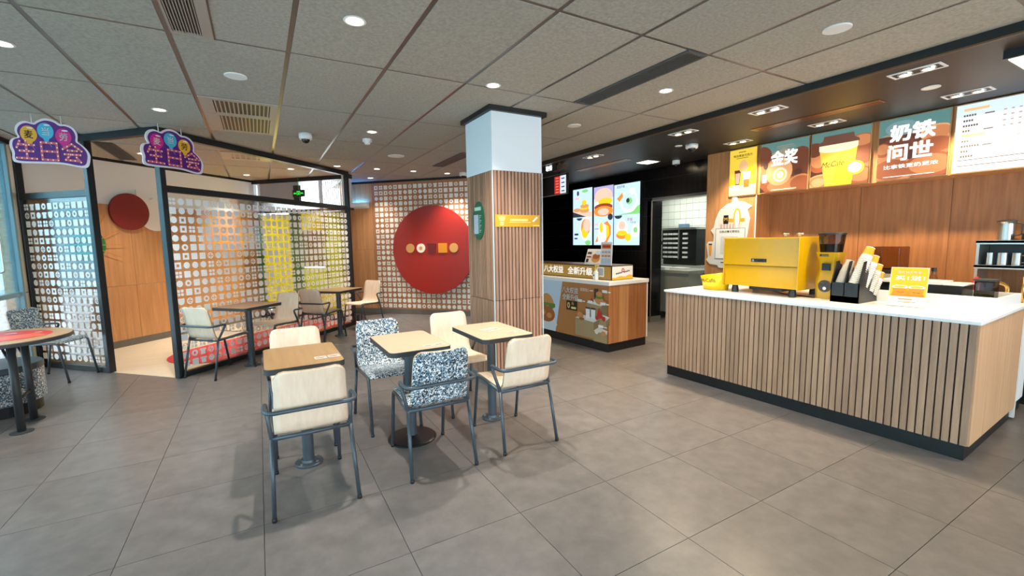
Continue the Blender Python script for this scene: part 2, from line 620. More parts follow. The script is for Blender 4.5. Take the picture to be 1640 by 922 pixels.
MW = Matrix(((D, -D, 0, wo[0]), (-D, -D, 0, wo[1]), (0, 0, 1, 0), (0, 0, 0, 1)))   # local x along, y toward the viewer
w2 = struct(MB().box(0, WL, -0.08, 0.0, 2.62, H, MW).box(0, WL, -0.08, 0.0, 0, 0.12, MW).box(0, WL, -0.09, 0.01, 2.06, 2.10, MW).build('window_2', m_frame))
for a in (0.0, 0.14, 1.52, WL - 0.05):
    MB().box(a, a + 0.045, -0.06, 0.0, 2.10, 2.62, MW).build('mullion', mat('white window frame', (214, 222, 226), 0.5), w2)
MB().box(0.18, 1.03, -0.05, -0.02, 2.26, 2.62, MW).build('roller_blind', mat('grey roller blind', (150, 152, 156), 0.8), w2)
MB().box(0.98, 1.10, -0.04, 0.02, 2.26, 2.55, MW).build('blind_motor', m_blackp, w2)
MB().box(0.04, WL - 0.05, -0.05, -0.045, 2.10, 2.62, MW).build('pane', m_glass, w2)
mb = MB()
for k in range(14): mb.box(1.56 + k * 0.045, 1.572 + k * 0.045, -0.04, -0.03, 2.16, 2.6, MW)
mb.build('window_decal_stripes', m_vinyl, w2)['kind'] = 'stuff'
m_green = mat('green film board', (62, 132, 52), 0.5)
m_yfilm = film_mat('yellow window film', (255, 238, 84), 0.72)
m_olive = mat('olive film', (136, 134, 66), 0.5)
m_ylime = film_mat('lime window film', (238, 240, 96), 0.6)
for nm, a0, a1, z0, z1, m in (('green_board', 0.0, 0.16, 0.12, 2.05, m_green), ('yellow_film', 0.16, 0.24, 0.25, 2.02, m_yfilm), ('yellow_film', 0.255, 0.80, 0.12, 2.02, m_yfilm),
                              ('green_board', 0.81, 1.07, 0.12, 2.05, m_green), ('yellow_film', 1.075, 1.57, 1.70, 2.05, m_yfilm), ('olive_board', 1.075, 1.55, 1.03, 1.70, m_olive),
                              ('lime_film', 1.56, WL - 0.05, 1.0, 2.05, m_ylime), ('lime_film', 1.075, WL - 0.05, 0.55, 1.0, m_ylime), ('yellow_film', 1.075, WL - 0.05, 0.12, 0.54, m_yfilm)):
    MB().box(a0, a1, -0.05, -0.03, z0, z1, MW).build(nm, m, w2)
for a in (1.60, 1.95): MB().box(a, a + 0.02, -0.03, -0.01, 0.5, 2.05, MW).build('glazing_bar', m_olive, w2)
struct(MB().prism([ab(10.06, 7.2), ab(10.04, 7.2), ab(10.04, 10.13), ab(10.06, 10.13)], 2.655, H).build('trim_4', m_black))

# angled wall with the picture disc
CWS = 11.4
cw0, cw1 = ab(CWS, 8.32), ab(CWS, 2.6)
wc = wallseg('wall_back', cw0, cw1, 0, 2.66, mat('brown wall base', (150, 108, 72), 0.6), 0.12, 1)
cu0 = ab(CWS, 8.32)
ua = (cu0[0] - 2.09) * -math.sqrt(2)    # where the print begins
face_panels(wc, cu0, um, [(0, 0.36), (0.36, ua - 0.03)], [(0.1, 1.32), (1.32, 2.655)], m_wood)
face_panels(wc, cu0, um, [(ua - 0.03, ua + 1.1), (ua + 1.1, ua + 2.2), (ua + 2.2, 4.0)], [(0.1, 2.655)], mat('brown print ground', (176, 124, 84), 0.5, col2=(160, 108, 70), scale=(20, 20, 1.5)))
struct(MB().prism([ab(CWS, 8.32), ab(CWS - 0.02, 8.32), ab(CWS - 0.02, 2.6), ab(CWS, 2.6)], 0.0, 0.105).build('baseboard_back', m_baseb))
struct(MB().prism([ab(CWS + 0.02, 8.32), ab(CWS - 0.015, 8.32), ab(CWS - 0.015, 2.6), ab(CWS + 0.02, 2.6)], 2.65, H).build('trim_5', m_black))
wallseg('wall_return', ab(10.05, 7.13), ab(CWS, 8.32 - 0.2), 0, H, m_white, 0.08, 1)
wallseg('wall_side', (4.4, 7.0), (4.4, 10.3), 0, H, m_black, 0.1, 1)
wallseg('wall_far', (4.3, 10.25), (6.0, 10.25), 0, H, m_black, 0.1, 1)

# black tiled wall behind the ordering counter with the kitchen doorway
XB = 5.87
m_btile = mat('glossy black tile', (17, 17, 19), 0.2, rnd=0.1)
JY0, JY1, DZ = 4.20, 5.46, 2.09
wk = struct(MB().box(XB + 0.009, XB + 0.13, JY1, 10.3, 0, SOF).box(XB + 0.009, XB + 0.13, JY0, JY1, DZ + 0.01, SOF).build('wall_kitchen', mat('grey grout', (96, 96, 94), 0.8)))
mb = MB()
for k in range(60):
    y1 = 5.455 + 4.8 - k * 0.1
    for r in range(9):
        z0 = 0.1 + r * 0.3 - 0.06
        z1 = min(z0 + 0.3, SOF)
        if y1 <= JY1 and z0 < DZ - 0.05: continue
        if y1 - 0.1 < JY0 - 0.1: continue
        a = max(z0, DZ) if y1 <= JY1 else z0
        mb.box(XB, XB + 0.011, y1 - 0.0985, y1 - 0.0015, a + 0.0015, z1 - 0.0015)
mb.build('tile', m_btile, wk)['kind'] = 'stuff'
jb = struct(MB().box(XB, XB + 0.25, JY1, JY1 + 0.1, 0.1, DZ).build('door_1', m_black))
for r in range(7):
    MB().box(XB + 0.012, XB + 0.118, JY1 - 0.008, JY1, 0.102 + r * 0.285, 0.382 + r * 0.285).build('tile', m_btile, jb)
    MB().box(XB + 0.121, XB + 0.247, JY1 - 0.008, JY1, 0.102 + r * 0.285, 0.382 + r * 0.285).build('tile', m_btile, jb)
MB().box(XB - 0.006, XB + 0.008, JY1 - 0.012, JY1 + 0.004, 0.1, DZ).build('corner_strip', m_stain, jb)
struct(MB().box(XB - 0.005, XB + 0.255, JY1 - 0.012, JY1 + 0.1, 0, 0.1).build('baseboard_kitchen', mat('zinc skirting', (110, 114, 108), 0.4)))
MB().box(XB, XB + 0.13, JY0, JY1, DZ - 0.006, DZ + 0.012).build('door_lintel', m_stain, wk)

# kitchen behind
KX = 7.6
m_ktile = mat('white glazed wall tile', (226, 232, 222), 0.2)
kw = struct(MB().box(KX + 0.008, KX + 0.1, 3.6, 7.4, 0, 2.4).build('wall_kitchen_far', mat('grey tile grout', (110, 116, 108), 0.8)))
for r in range(15):
    for c in range(14):
        y = 7.2 - c * 0.15; z = 0.05 + r * 0.15
        if r < 5 or c > 12: continue
        MB().box(KX, KX + 0.009, y - 0.147, y - 0.003, z + 0.003, z + 0.147).build('tile', m_ktile, kw)
struct(MB().box(6.0, KX, 7.2, 7.3, 0, 2.4).build('wall_kitchen_left', m_ktile))
struct(MB().box(6.12, KX, 3.6, 3.7, 0, 2.4).build('wall_kitchen_right', m_ktile))
struct(MB().box(6.0, KX + 0.1, 3.6, 7.3, 2.3, 2.4).build('ceiling', m_white))

# coffee bar wall
XP = 5.65
wp = struct(MB().box(XP + 0.01, 6.1, 3.49, 4.23, 0, SOF).build('wall_right', m_woodr))
face_panels(wp, (XP + 0.01, 4.23), (0, -1), [(0.0, 0.37), (0.37, 0.74)], [(0.0, SOF)], m_wood)
MB().box(XP - 0.004, XP + 0.012, 3.486, 3.496, 0.0, 2.0).build('edge_strip', m_corian, wp)
MB().box(XP + 0.02, 5.99, 3.484, 3.49, 0.0, 2.0).build('return_panel', m_woodr, wp)
wr = struct(MB().box(6.0, 6.1, -2.6, 3.5, 0, SOF).build('wall_right', m_woodr))
face_panels(wr, (6.0, 3.49), (0, -1), [(0, 1.02), (1.02, 1.79), (1.79, 2.57), (2.57, 3.35), (3.35, 4.13)], [(0, 2.05)], m_woodr, gap=0.007)
struct(MB().box(XP + 0.012, 6.0, -0.6, 3.49, 2.0, SOF).build('wall_fascia', m_wood))

# street outside the left glazing
struct(MB().box(-30, -2.6, -20, 24, -0.3, -0.1).build('floor', mat('pale paving', (200, 204, 206), 0.8)))
bd = tag(MB().box(-16, -14, -6, 30, -0.1, 3.2).build('office_building', mat('pale blue facade', (206, 226, 232), 0.5)), 'pale blue glass office front across the street', 'building')
for k in range(12):
    MB().box(-14.0, -13.96, -5 + k * 2.9, -2.5 + k * 2.9, 0.3, 2.8).build('window', mat('teal facade glass', (150, 200, 212), 0.15), bd)

# ------------------------------------------------------------------ pillar
PX0, PX1, PY0, PY1 = 1.935, 2.495, 3.745, 4.335
pil = struct(MB().box(PX0 + 0.02, PX1 - 0.02, PY0 + 0.02, PY1 - 0.02, 0, 2.118).build('wall_pillar', m_black))
MB().box(PX0 + 0.004, PX1 - 0.004, PY0 + 0.004, PY1 - 0.004, 2.116, 2.65).build('upper_paint', mat('cool white paint', (222, 230, 234), 0.6), pil)
MB().box(PX0 - 0.035, PX1 + 0.035, PY0 - 0.035, PY1 + 0.035, 2.65, 2.695).build('cap', m_black, pil)
MB().box(PX0 - 0.02, PX1 + 0.02, PY0 - 0.02, PY1 + 0.02, 0, 0.09).build('skirting', mat('blue grey metal skirting', (120, 130, 136), 0.35, metal=0.5), pil)
NP = 14
w = (PX1 - PX0 - 0.03) / NP
for k in range(NP):
    for z0, z1 in ((0.09, 0.878), (0.884, 2.116)):
        MB().box(PX0 + 0.015 + k * w + 0.006, PX0 + 0.015 + (k + 1) * w - 0.006, PY0, PY0 + 0.02, z0, z1).build('slat', m_slatp, pil)
w = (PY1 - PY0 - 0.03) / 15
for k in range(15):
    for z0, z1 in ((0.09, 0.878), (0.884, 2.116)):
        MB().box(PX0, PX0 + 0.02, PY0 + 0.015 + k * w + 0.006, PY0 + 0.015 + (k + 1) * w - 0.006, z0, z1).build('slat', m_slatp, pil)
for x in (PX0, PX1 - 0.007):
    MB().box(x - 0.002, x + 0.009, PY0 - 0.002, PY0 + 0.009, 0.09, 2.118).build('corner_strip', mat('pale grey metal angle', (190, 194, 192), 0.4), pil)

# green oval notice and yellow label stuck on the slats
gn = thing('notice_board', 'dark green oval notice stuck on the left face of the slatted pillar', 'sign', (PX0, 4.05, 1.66))
pr = Print((PX0 - 0.001, 4.05, 1.66), (0, -1, 0))
mb = MB(); M = Matrix(((0, 0, -1, PX0), (-1, 0, 0, 4.05), (0, 1, 0, 1.66), (0, 0, 0, 1)))
m_dgreen = mat('dark green card', (8, 92, 62), 0.5)
mb.prism(circ(0, 0, 0.135, 0.19, 32), 0, 0.006, M)
mb.build('board', m_dgreen, gn, world=True)
pr.o.x -= 0.006
pr.rect(-0.085, 0.10, 0.15, 0.035, mat('mint ink', (170, 214, 196), 0.6)).rect(-0.10, -0.13, 0.105, 0.19, mat('grey blue paper', (176, 188, 198), 0.6))
for k in range(11): pr.rect(0.02, 0.045 - k * 0.016, 0.05 - 0.015 * (k % 3), 0.006, MATS['mint ink'], same=k > 0)
pr.build('print', gn)
yl = thing('pillar_label', 'yellow strip label across the front of the slatted pillar', 'sign', (2.2, PY0, 1.65))
MB().box(1.957, 2.457, PY0 - 0.004, PY0, 1.59, 1.705).build('board', mat('golden yellow card', (218, 160, 12), 0.45), yl, world=True)
pr = Print((1.957, PY0 - 0.004, 1.59), (1, 0, 0))
m_py = mat('pale yellow ink', (250, 226, 130), 0.6)
pr.poly([(0.03, 0.1), (0.11, 0.1), (0.095, 0.055), (0.045, 0.055)], m_py).rect(0.05, 0.012, 0.04, 0.035, m_py)
pr.rect(0.16, 0.055, 0.2, 0.022, m_py).rect(0.15, 0.04, 0.24, 0.006, m_py).rect(0.42, 0.008, 0.07, 0.008, m_py)
pr.poly([(0.41, 0.055), (0.425, 0.045), (0.475, 0.088), (0.46, 0.1)], m_paper)
pr.build('print', yl)

# ------------------------------------------------------------------ glass booth
m_boothf = mat('teal black aluminium profile', (22, 30, 34), 0.35)


def stickers(name, o, u, cols, rows, pitch, size, mt, parent, seed=1, th=0.0, skip=None, z0=0.0):
    """grid of small printed bun, toast, egg and waffle shapes"""
    rr = random.Random(seed)
    u = Vector((u[0], u[1], 0)).normalized(); z = Vector((0, 0, 1)); n = u.cross(z)
    M = Matrix(((u.x, 0, n.x, o[0]), (u.y, 0, n.y, o[1]), (0, 1, 0, z0), (0, 0, 0, 1)))
    mb = MB()
    h = size / 2

    def put(pts):
        if th: mb.prism(pts, 0, th, M)
        else: mb.add([M @ Vector((x, y, 0.0015)) for x, y in pts], [tuple(range(len(pts)))])

    def ring(cx, cy, r0, r1, k=14):
        a, b = circ(cx, cy, r1, n=k), circ(cx, cy, r0, n=k)
        for i in range(k):
            j = (i + 1) % k
            put([a[i], a[j], b[j], b[i]])
    for c in range(cols):
        for r in range(rows):
            cx, cy = (c + 0.5) * pitch, (r + 0.5) * pitch
            if skip and skip(cx, cy + z0): continue
            k = rr.choice('cccsssrwwtdbq')
            if k == 'c': put(circ(cx, cy, h, n=16))
            elif k == 's': put(rrect(size, size, 0.006, 1, cx, cy))
            elif k == 'r': ring(cx, cy, h * 0.42, h)
            elif k == 'w':
                for sx in (-1, 1):
                    for sy in (-1, 1): put(rrect(h * 0.86, h * 0.86, 0.004, 1, cx + sx * h * 0.53, cy + sy * h * 0.53))
            elif k == 't': put([(cx - h * .75, cy - h), (cx + h * .75, cy - h), (cx + h * .75, cy + h * .2), (cx + h, cy + h * .4), (cx + h, cy + h * .9), (cx - h, cy + h * .9), (cx - h, cy + h * .4), (cx - h * .75, cy + h * .2)])
            elif k == 'd': put([(cx - h, cy + h)] + [(cx + h * math.cos(math.radians(a)), cy + h * math.sin(math.radians(a)) * 1.0) for a in (-180, -150, -120, -90, -60, -30, 0)] + [(cx + h, cy + h)])
            elif k == 'b':
                ring(cx, cy, h * 0.72, h)
                for sx in (-1, 1):
                    for sy in (-1, 1): put(circ(cx + sx * h * .3, cy + sy * h * .3, h * .24, n=6))
            else:
                q = h * .4
                for (a, b, c2, d) in ((-h, -h, h, -q), (-h, q, h, h), (-h, -q, -q, q), (q, -q, h, q)):
                    put([(cx + a, cy + b), (cx + c2, cy + b), (cx + c2, cy + d), (cx + a, cy + d)])
    o2 = mb.build(name, mt, parent, world=parent is not None)
    o2['kind'] = 'stuff'
    return o2


def booth_side(name, label, p, u, L, cols, posts, seed):
    u = Vector((u[0], u[1], 0)).normalized()
    t = thing(name, label, 'partition', (p[0], p[1], 0), xdir=(u.x, u.y))
    # local x along the glass, y away from the viewer
    for a in posts:
        MB().box(a - 0.03, a + 0.03, -0.035, 0.035, 0.004, 2.62).build('post', m_boothf, t, bevel=0.004)
    MB().box(-0.03, L + 0.03, -0.035, 0.035, 2.62, 2.69).build('top_rail', m_boothf, t)
    MB().box(0.03, L - 0.03, -0.03, 0.03, 2.03, 2.10).build('middle_rail', m_boothf, t)
    MB().box(0.03, L - 0.03, -0.03, 0.03, 0.004, 0.06).build('sill', m_boothf, t)
    MB().box(0.03, L - 0.03, -0.005, 0.005, 0.06, 2.03).build('pane', m_glass, t)
    off = (L - cols * 0.1) / 2
    q = Vector((p[0], p[1], 0)) + u * off + u.cross(Vector((0, 0, 1))) * 0.006
    stickers('vinyl_dots', (q.x, q.y), u, cols, 19, 0.1, 0.074, m_vinyl, t, seed, z0=0.09)
    return t


pA0, pA1 = ab(AX, 9.98), ab(AX, 8.31)
LA = (Vector(pA1) - Vector(pA0)).length
booth_side('glass_partition', 'short black-framed glass partition with white dots beside the window pier', pA0, um, LA, 11, (0.0, LA), 3)
pB0, pB1 = ab(AX, BX), ab(9.62, BX)
LBB = (Vector(pB1) - Vector(pB0)).length
booth_side('glass_partition', 'long black-framed glass partition with white dots behind the two far tables', pB0, u45, LBB, 31, (0.0, LBB), 5)
hd = thing('door_header', 'black header bar over the open booth doorway', 'beam', (pA1[0], pA1[1], 2.62), xdir=um)
Ld = (Vector(pB0) - Vector(pA1)).length
MB().box(0.03, Ld - 0.03, -0.035, 0.035, 0, 0.07).build('bar', m_boothf, hd)

# red rounded play mat inside the booth
m_mat = mat('red play mat', (206, 40, 52), 0.6)
rm = tag(MB().prism([ab(5.95, 6.88), ab(9.9, 6.88), ab(9.9, 8.45)] + [ab(6.55 + .80 * math.cos(q), 7.68 + .78 * math.sin(q)) for q in [math.radians(k) for k in range(90, 240, 12)]], 0.004, 0.012).build('play_mat', m_mat),
         'red rounded mat on the beige booth floor along the glass', 'mat')

# wall plaques inside the booth
MBW = Matrix(((D, 0, D, 0), (D, 0, -D, 0), (0, 1, 0, 0), (0, 0, 0, 1)))   # local x along, y up, z toward the viewer


def bw(x, y, z):
    M = MBW.copy(); M.translation = Vector((x, y, z)); return M


a = ab(10.13 - 3.24, 10.11)
mpos = lambda x: (x, x + 10.11)
x, y = mpos(-1.62)
tag(MB().prism(circ(0, 0, 0.265, n=48), 0.0, 0.035, bw(x, y, 1.965)).build('wall_disc', mat('dark red disc', (124, 22, 26), 0.5)), 'dark red round wall disc seen through the booth doorway', 'wall decoration')
x, y = mpos(-1.36)
pts = circ(0, -0.03, 0.25, n=40, a0=170, a1=455) + [(-0.06, 0.19), (-0.25, 0.33)]
tag(MB().prism(pts, 0.0, 0.02, bw(x, y, 1.97)).build('wall_disc', mat('cream board', (226, 222, 214), 0.6)), 'cream wall disc with one pointed corner beside the dark red disc', 'wall decoration')
x, y = mpos(-2.02)
gd = thing('wall_disc', 'green round wall disc with orange rays half hidden behind booth post', 'wall decoration', (x, y, 1.49))
MB().prism(circ(0, 0, 0.215, n=40), 0.0, 0.025, bw(x, y, 1.49)).build('disc', mat('leaf green board', (28, 112, 50), 0.5), gd, world=True)
mb = MB(); M = bw(x, y, 1.49)
for an in (-25, 0, 28, 60):
    c, s = math.cos(math.radians(an)), math.sin(math.radians(an))
    mb.prism([(0.05 * c, 0.05 * s), (0.05 * c + .01 * s, 0.05 * s - .01 * c), (0.46 * c + .004 * s, 0.46 * s - .004 * c), (0.46 * c, 0.46 * s)], 0.026, 0.03, M)
mb.build('rays', mat('orange line', (206, 120, 30), 0.5), gd, world=True)

# ------------------------------------------------------------------ disc picture on the angled wall
pat = stickers('food_print', (cu0[0] + (ua + 0.02) * D - 0.008 * D, cu0[1] - (ua + 0.02) * D - 0.008 * D), um, 22, 23, 0.1085, 0.079, mat('off white raised print', (232, 228, 218), 0.5), None, 11, th=0.006, z0=0.115)
pat.parent = wc
cc = Vector((3.016, 8.384, 1.303))
MC = Matrix(((D, 0, -D, cc.x), (-D, 0, -D, cc.y), (0, 1, 0, cc.z), (0, 0, 0, 1)))
rd = thing('picture_disc', 'big round red lacquered picture with a row of five small shapes', 'wall art', (cc.x, cc.y, 0.44))
MB().prism(circ(0, 0, 0.863, n=96), 0.05, 0.085, MC).build('disc', m_red, rd, world=True)
MB().prism(circ(0, 0, 0.5, n=32), 0.012, 0.05, MC).build('spacer', m_black, rd, world=True)
for k, (nm, m) in enumerate((('bun', mat('tan bun', (206, 152, 84), 0.5)), ('egg', mat('egg white', (236, 226, 206), 0.5)), ('patty', mat('maroon patty', (104, 24, 26), 0.5)), ('cheese', mat('cheese yellow', (214, 138, 18), 0.5)), ('bun', MATS['tan bun']))):
    cx = -0.475 + k * 0.232
    cy = 0.035
    mb = MB()
    if nm in ('bun', 'egg'): mb.prism(circ(cx, cy, 0.09, n=32), 0.085, 0.10, MC)
    elif nm == 'cheese': mb.prism(rrect(0.185, 0.185, 0.006, 2, cx, cy), 0.085, 0.10, MC)
    else: mb.prism([(cx - .075, cy - .095), (cx + .075, cy - .095), (cx + .075, cy + .03), (cx + .095, cy + .06), (cx + .09, cy + .09), (cx - .09, cy + .09), (cx - .095, cy + .06), (cx - .075, cy + .03)], 0.085, 0.10, MC)
    o = mb.build(nm, m, rd, world=True)
    if nm == 'egg': MB().prism(circ(cx, cy, 0.035, n=20), 0.10, 0.103, MC).build('yolk', MATS['tan bun'], o, world=False).parent = None
# the yolk sits on the egg: same space as its parent
for o in [q for q in bpy.data.objects if q.name.startswith('yolk')]:
    e = [q for q in bpy.data.objects if q.name == 'egg'][0]
    inv = WMAT[rd.name].inverted()
    for vv in o.data.vertices: vv.co = inv @ vv.co
    o.parent = e

# wedge shaped insect lamp on the angled wall
la = thing('wall_lamp', 'white wedge wall lamp with a blue glow on the wooden wall', 'lamp', (1.86, 9.53, 2.16))
MLm = Matrix(((D, -D, 0, 1.86), (-D, -D, 0, 9.53), (0, 0, 1, 0), (0, 0, 0, 1)))
mb = MB()
vs = [MLm @ Vector(p) for p in ((-0.22, 0, 2.16), (0.22, 0, 2.16), (-0.22, 0, 2.27), (0.22, 0, 2.27), (-0.22, 0.09, 2.19), (0.22, 0.09, 2.19), (-0.22, 0.12, 2.27), (0.22, 0.12, 2.27))]
mb.add(vs, [(0, 1, 5, 4), (4, 5, 7, 6), (0, 4, 6, 2), (1, 3, 7, 5), (0, 2, 3, 1)])
mb.build('shade', m_wplast, la, world=True)
mb = MB(); mb.tube([MLm @ Vector((-0.16, 0.05, 2.25)), MLm @ Vector((0.16, 0.05, 2.25))], 0.012)
mb.build('tube', mat('blue lamp tube', (60, 150, 255), 0.4, emit=60), la, world=True)

# ------------------------------------------------------------------ chairs


def shell_mesh(name, m_face, m_edge, parent):
    prof = [(.225, .425), (.222, .440), (.205, .452), (.16, .456), (.08, .452), (0, .447), (-.08, .442), (-.14, .440), (-.175, .447), (-.197, .47), (-.208, .51), (-.218, .56), (-.23, .62), (-.243, .69), (-.253, .735), (-.260, .765), (-.266, .785), (-.270, .797), (-.272, .802)]
    th = 0.012
    hw = []
    n = len(prof)
    for i, (y, z) in enumerate(prof):
        w = 0.188 if z < 0.46 else 0.188 - 0.012 * (z - 0.47) / 0.33
        if z > 0.752:
            s = min(1, (z - 0.752) / 0.05); w -= 0.05 * (1 - math.sqrt(max(0, 1 - s * s)))
        if i < 3: w -= (0.016, 0.008, 0.002)[i]
        hw.append(w)
    mb = MB(); mb.smooth = True
    nx = 8
    top, bot = [], []
    for i, (y, z) in enumerate(prof):
        a = Vector(prof[max(0, i - 1)]); b = Vector(prof[min(n - 1, i + 1)])
        t = (b - a).normalized(); nn = Vector((-t.y, t.x))      # towards the underside / rear
        if i > 8: dish = 0.012
        else: dish = 0.006
        for side, lst in ((0, top), (1, bot)):
            row = []
            for k in range(nx + 1):
                s = k / nx * 2 - 1
                dd = dish * (1 - s * s)
                off = dd + side * th
                row.append((s * hw[i], y + (nn.x if False else 0) + nn.x * off, z + nn.y * off))
            lst.append(row)
    V = []
    idx = {}
    for sd, lst in ((0, top), (1, bot)):
        for i in range(n):
            for k in range(nx + 1):
                idx[(sd, i, k)] = len(V); V.append(lst[i][k])
    F = []
    for i in range(n - 1):
        for k in range(nx):
            F.append((idx[0, i, k], idx[0, i, k + 1], idx[0, i + 1, k + 1], idx[0, i + 1, k]))
            F.append((idx[1, i, k + 1], idx[1, i, k], idx[1, i + 1, k], idx[1, i + 1, k + 1]))
    mb.add(V, F)
    E2 = []
    for i in range(n - 1):
        E2.append((idx[0, i, 0], idx[0, i + 1, 0], idx[1, i + 1, 0], idx[1, i, 0]))
        E2.append((idx[0, i + 1, nx], idx[0, i, nx], idx[1, i, nx], idx[1, i + 1, nx]))
    for k in range(nx):
        E2.append((idx[0, 0, k + 1], idx[0, 0, k], idx[1, 0, k], idx[1, 0, k + 1]))
        E2.append((idx[0, n - 1, k], idx[0, n - 1, k + 1], idx[1, n - 1, k + 1], idx[1, n - 1, k]))
    mb.cur = 1; mb.smooth = False
    mb.f += [list(f) for f in E2]; mb.mi += [1] * len(E2); mb.sm += [False] * len(E2)
    return mb.build(name, [m_face, m_edge], parent)


def make_chair(name, label, m_face, m_edge):
    """origin on the floor under the seat, the sitter looks along +y"""
    t = thing(name, label, 'chair', (0, 0, 0), group='armchairs around the small tables')
    shell_mesh('seat_shell', m_face, m_edge, t)
    r = 0.0115
    for s in (-1, 1):
        mb = MB(); mb.tube([(s * .216, -.275, .012), (s * .201, -.195, .42)], r, 10); lg = mb.build('leg', m_steel, t)
        MB().lathe([(0.013, 0), (0.014, 0.012), (0.012, 0.022)], 10, Matrix.Translation((s * .216, -.276, 0))).build('foot', m_blackp, lg)
        mb = MB(); mb.tube(fillet([(s * .19, .275, .012), (s * .186, .205, .43), (s * .19, .10, .436), (s * .200, -.19, .42)], 0.035), r, 10); lg = mb.build('leg', m_steel, t)
        MB().lathe([(0.013, 0), (0.014, 0.012), (0.012, 0.022)], 10, Matrix.Translation((s * .19, .275, 0))).build('foot', m_blackp, lg)
    mb = MB()
    mb.tube([(-.201, -.195, .418), (.201, -.195, .418)], r, 10); mb.build('rear_crossbar', m_steel, t)
    mb = MB(); mb.tube([(-.186, .12, .434), (.186, .12, .434)], 0.009, 8); mb.build('front_crossbar', m_steel, t)
    path = [(-.201, -.195, .42), (-.222, -.098, .592), (-.232, -.18, .592), (-.222, -.282, .588), (.222, -.282, .588), (.232, -.18, .592), (.222, -.098, .592), (.201, -.195, .42)]
    mb = MB(); mb.tube(fillet(path, 0.055, 6), r, 10); mb.build('armrest', m_steel, t)
    return t


ch = make_chair('armchair', 'nearest pale plywood armchair, its back to the viewer at the tan table', m_ply, m_plyh)
ch.location = (0.195, 2.81, 0)
cw = lambda x, y, deg, lab: copy_tree(ch, (x, y, 0), math.radians(deg), lab)
cw(0.205, 3.585, 180, 'plywood armchair facing the viewer behind the tan table')
cw(1.585, 2.815, 0, 'pale plywood armchair, back to the viewer, by the cream table at the pillar')
cw(1.50, 3.60, 180, 'plywood armchair facing the viewer between pillar and cream table')
te = make_chair('terrazzo_armchair', 'black and white speckled armchair with its back to the viewer', m_terr, m_plyh)
te.location = (0.935, 2.805, 0)
tw = lambda x, y, deg, lab: copy_tree(te, (x, y, 0), math.radians(deg), lab)
tw(0.845, 3.590, 180, 'speckled black and white armchair facing the viewer behind the middle cream table')
tw(-2.05, 6.72, 246, 'speckled armchair between the round table and the window pier')
cw(-0.455, 5.99, -45, 'plywood armchair left of the far table before the glass partition')
cw(0.12, 6.555, 135, 'plywood armchair right of the far table, turned to the left')
cw(0.785, 7.22, -45, 'plywood armchair left of the farthest table by the booth corner')
cw(1.50, 7.85, 125, 'plywood armchair right of the farthest table in front of the wooden wall')


# ------------------------------------------------------------------ tables


def table(name, label, x, y, deg, w, l, top, base, h=0.74):
    t = thing(name, label, 'table', (x, y, 0), math.radians(deg))
    MB().prism(rrect(w, l, 0.045, 6), h - 0.034, h - 0.001).build('edge_band', m_dark, t)
    MB().prism(rrect(w - 0.006, l - 0.006, 0.043, 6), h - 0.003, h).build('tabletop', top, t)
    MB().lathe([(0.036, 0.01), (0.036, h - 0.05)], 20).build('column', m_steel, t)
    MB().box(-0.09, 0.09, -0.15, 0.15, h - 0.052, h - 0.034).build('bracket', m_blackp, t)
    if base == 'disc':
        MB().lathe([(0.178, 0), (0.178, 0.008), (0.168, 0.016), (0.045, 0.022), (0.036, 0.03)], 40).build('base', m_blackp, t)
    else:
        bs = MB().lathe([(0.088, 0), (0.088, 0.012), (0.084, 0.015), (0.045, 0.016), (0.040, 0.03)], 32).build('base', m_steel, t)
        for k in range(4):
            a = PI / 4 + k * PI / 2
            MB().lathe([(0.009, 0.015), (0.009, 0.022)], 8, Matrix.Translation((0.066 * math.cos(a), 0.066 * math.sin(a), 0))).build('bolt', m_stain, bs)
    return t


def sticker_card(x, y, z, u, label, w=0.15, h=0.075, extra=False):
    """label stuck on a table top, read from the near side"""
    t = thing('table_sticker', label, 'sticker', (x, y, z))
    u = Vector((u[0], u[1], 0)).normalized(); v = Vector((-u.y, u.x, 0))
    pr = Print(Vector((x, y, z)) - u * w / 2 - v * h / 2, u, v)
    pr.k = 1
    pr.rect(0, 0, w * 0.47, h, mat('cream sticker paper', (206, 196, 182), 0.5), 0.006).rect(w * 0.53, 0, w * 0.47, h, MATS['cream sticker paper'], 0.006, True)
    gi = mat('grey print ink', (150, 146, 140), 0.6); ri = mat('red brown print ink', (172, 92, 70), 0.6)
    for k in range(2):
        pr.rect(w * 0.53 * k + 0.008, h * 0.62, w * 0.36, 0.008, gi, same=k > 0)
        pr.rect(w * 0.53 * k + 0.008, h * 0.30, w * 0.30, 0.012, ri, same=True)
    pr.build('print', t)


t1 = table('cafe_table', 'tan wooden topped square table on a bolted post, nearest on the left', 0.20, 3.14, 0, 0.445, 0.60, m_tabw, 'flange')
t2 = table('cafe_table', 'cream topped table on a wide black disc base between two speckled chairs', 0.91, 3.15, 0, 0.43, 0.645, m_tabc, 'disc')
t3 = table('cafe_table', 'cream topped table on a bolted post right next to the pillar', 1.595, 3.165, 0, 0.44, 0.64, m_tabc, 'flange')
t4 = table('cafe_table', 'brown topped table at the middle of the long glass partition', -0.157, 6.165, -45, 0.50, 0.57, mat('brown wood laminate', (176, 138, 104), 0.4, col2=(156, 118, 86), scale=(30, 1.6, 30)), 'flange')
t5 = table('cafe_table', 'tan topped table at the far right end of the glass partition', 1.045, 7.385, -45, 0.50, 0.60, m_tabw, 'flange')
sticker_card(0.335, 2.985, 0.7405, (1, 0.05), 'pair of small white stickers on the tan table')
sticker_card(1.02, 2.915, 0.7405, (1, 0.05), 'pair of small white stickers on the middle cream table')
sticker_card(1.73, 2.99, 0.7405, (1, 0.05), 'pair of small white stickers at the right edge of the pillar table')
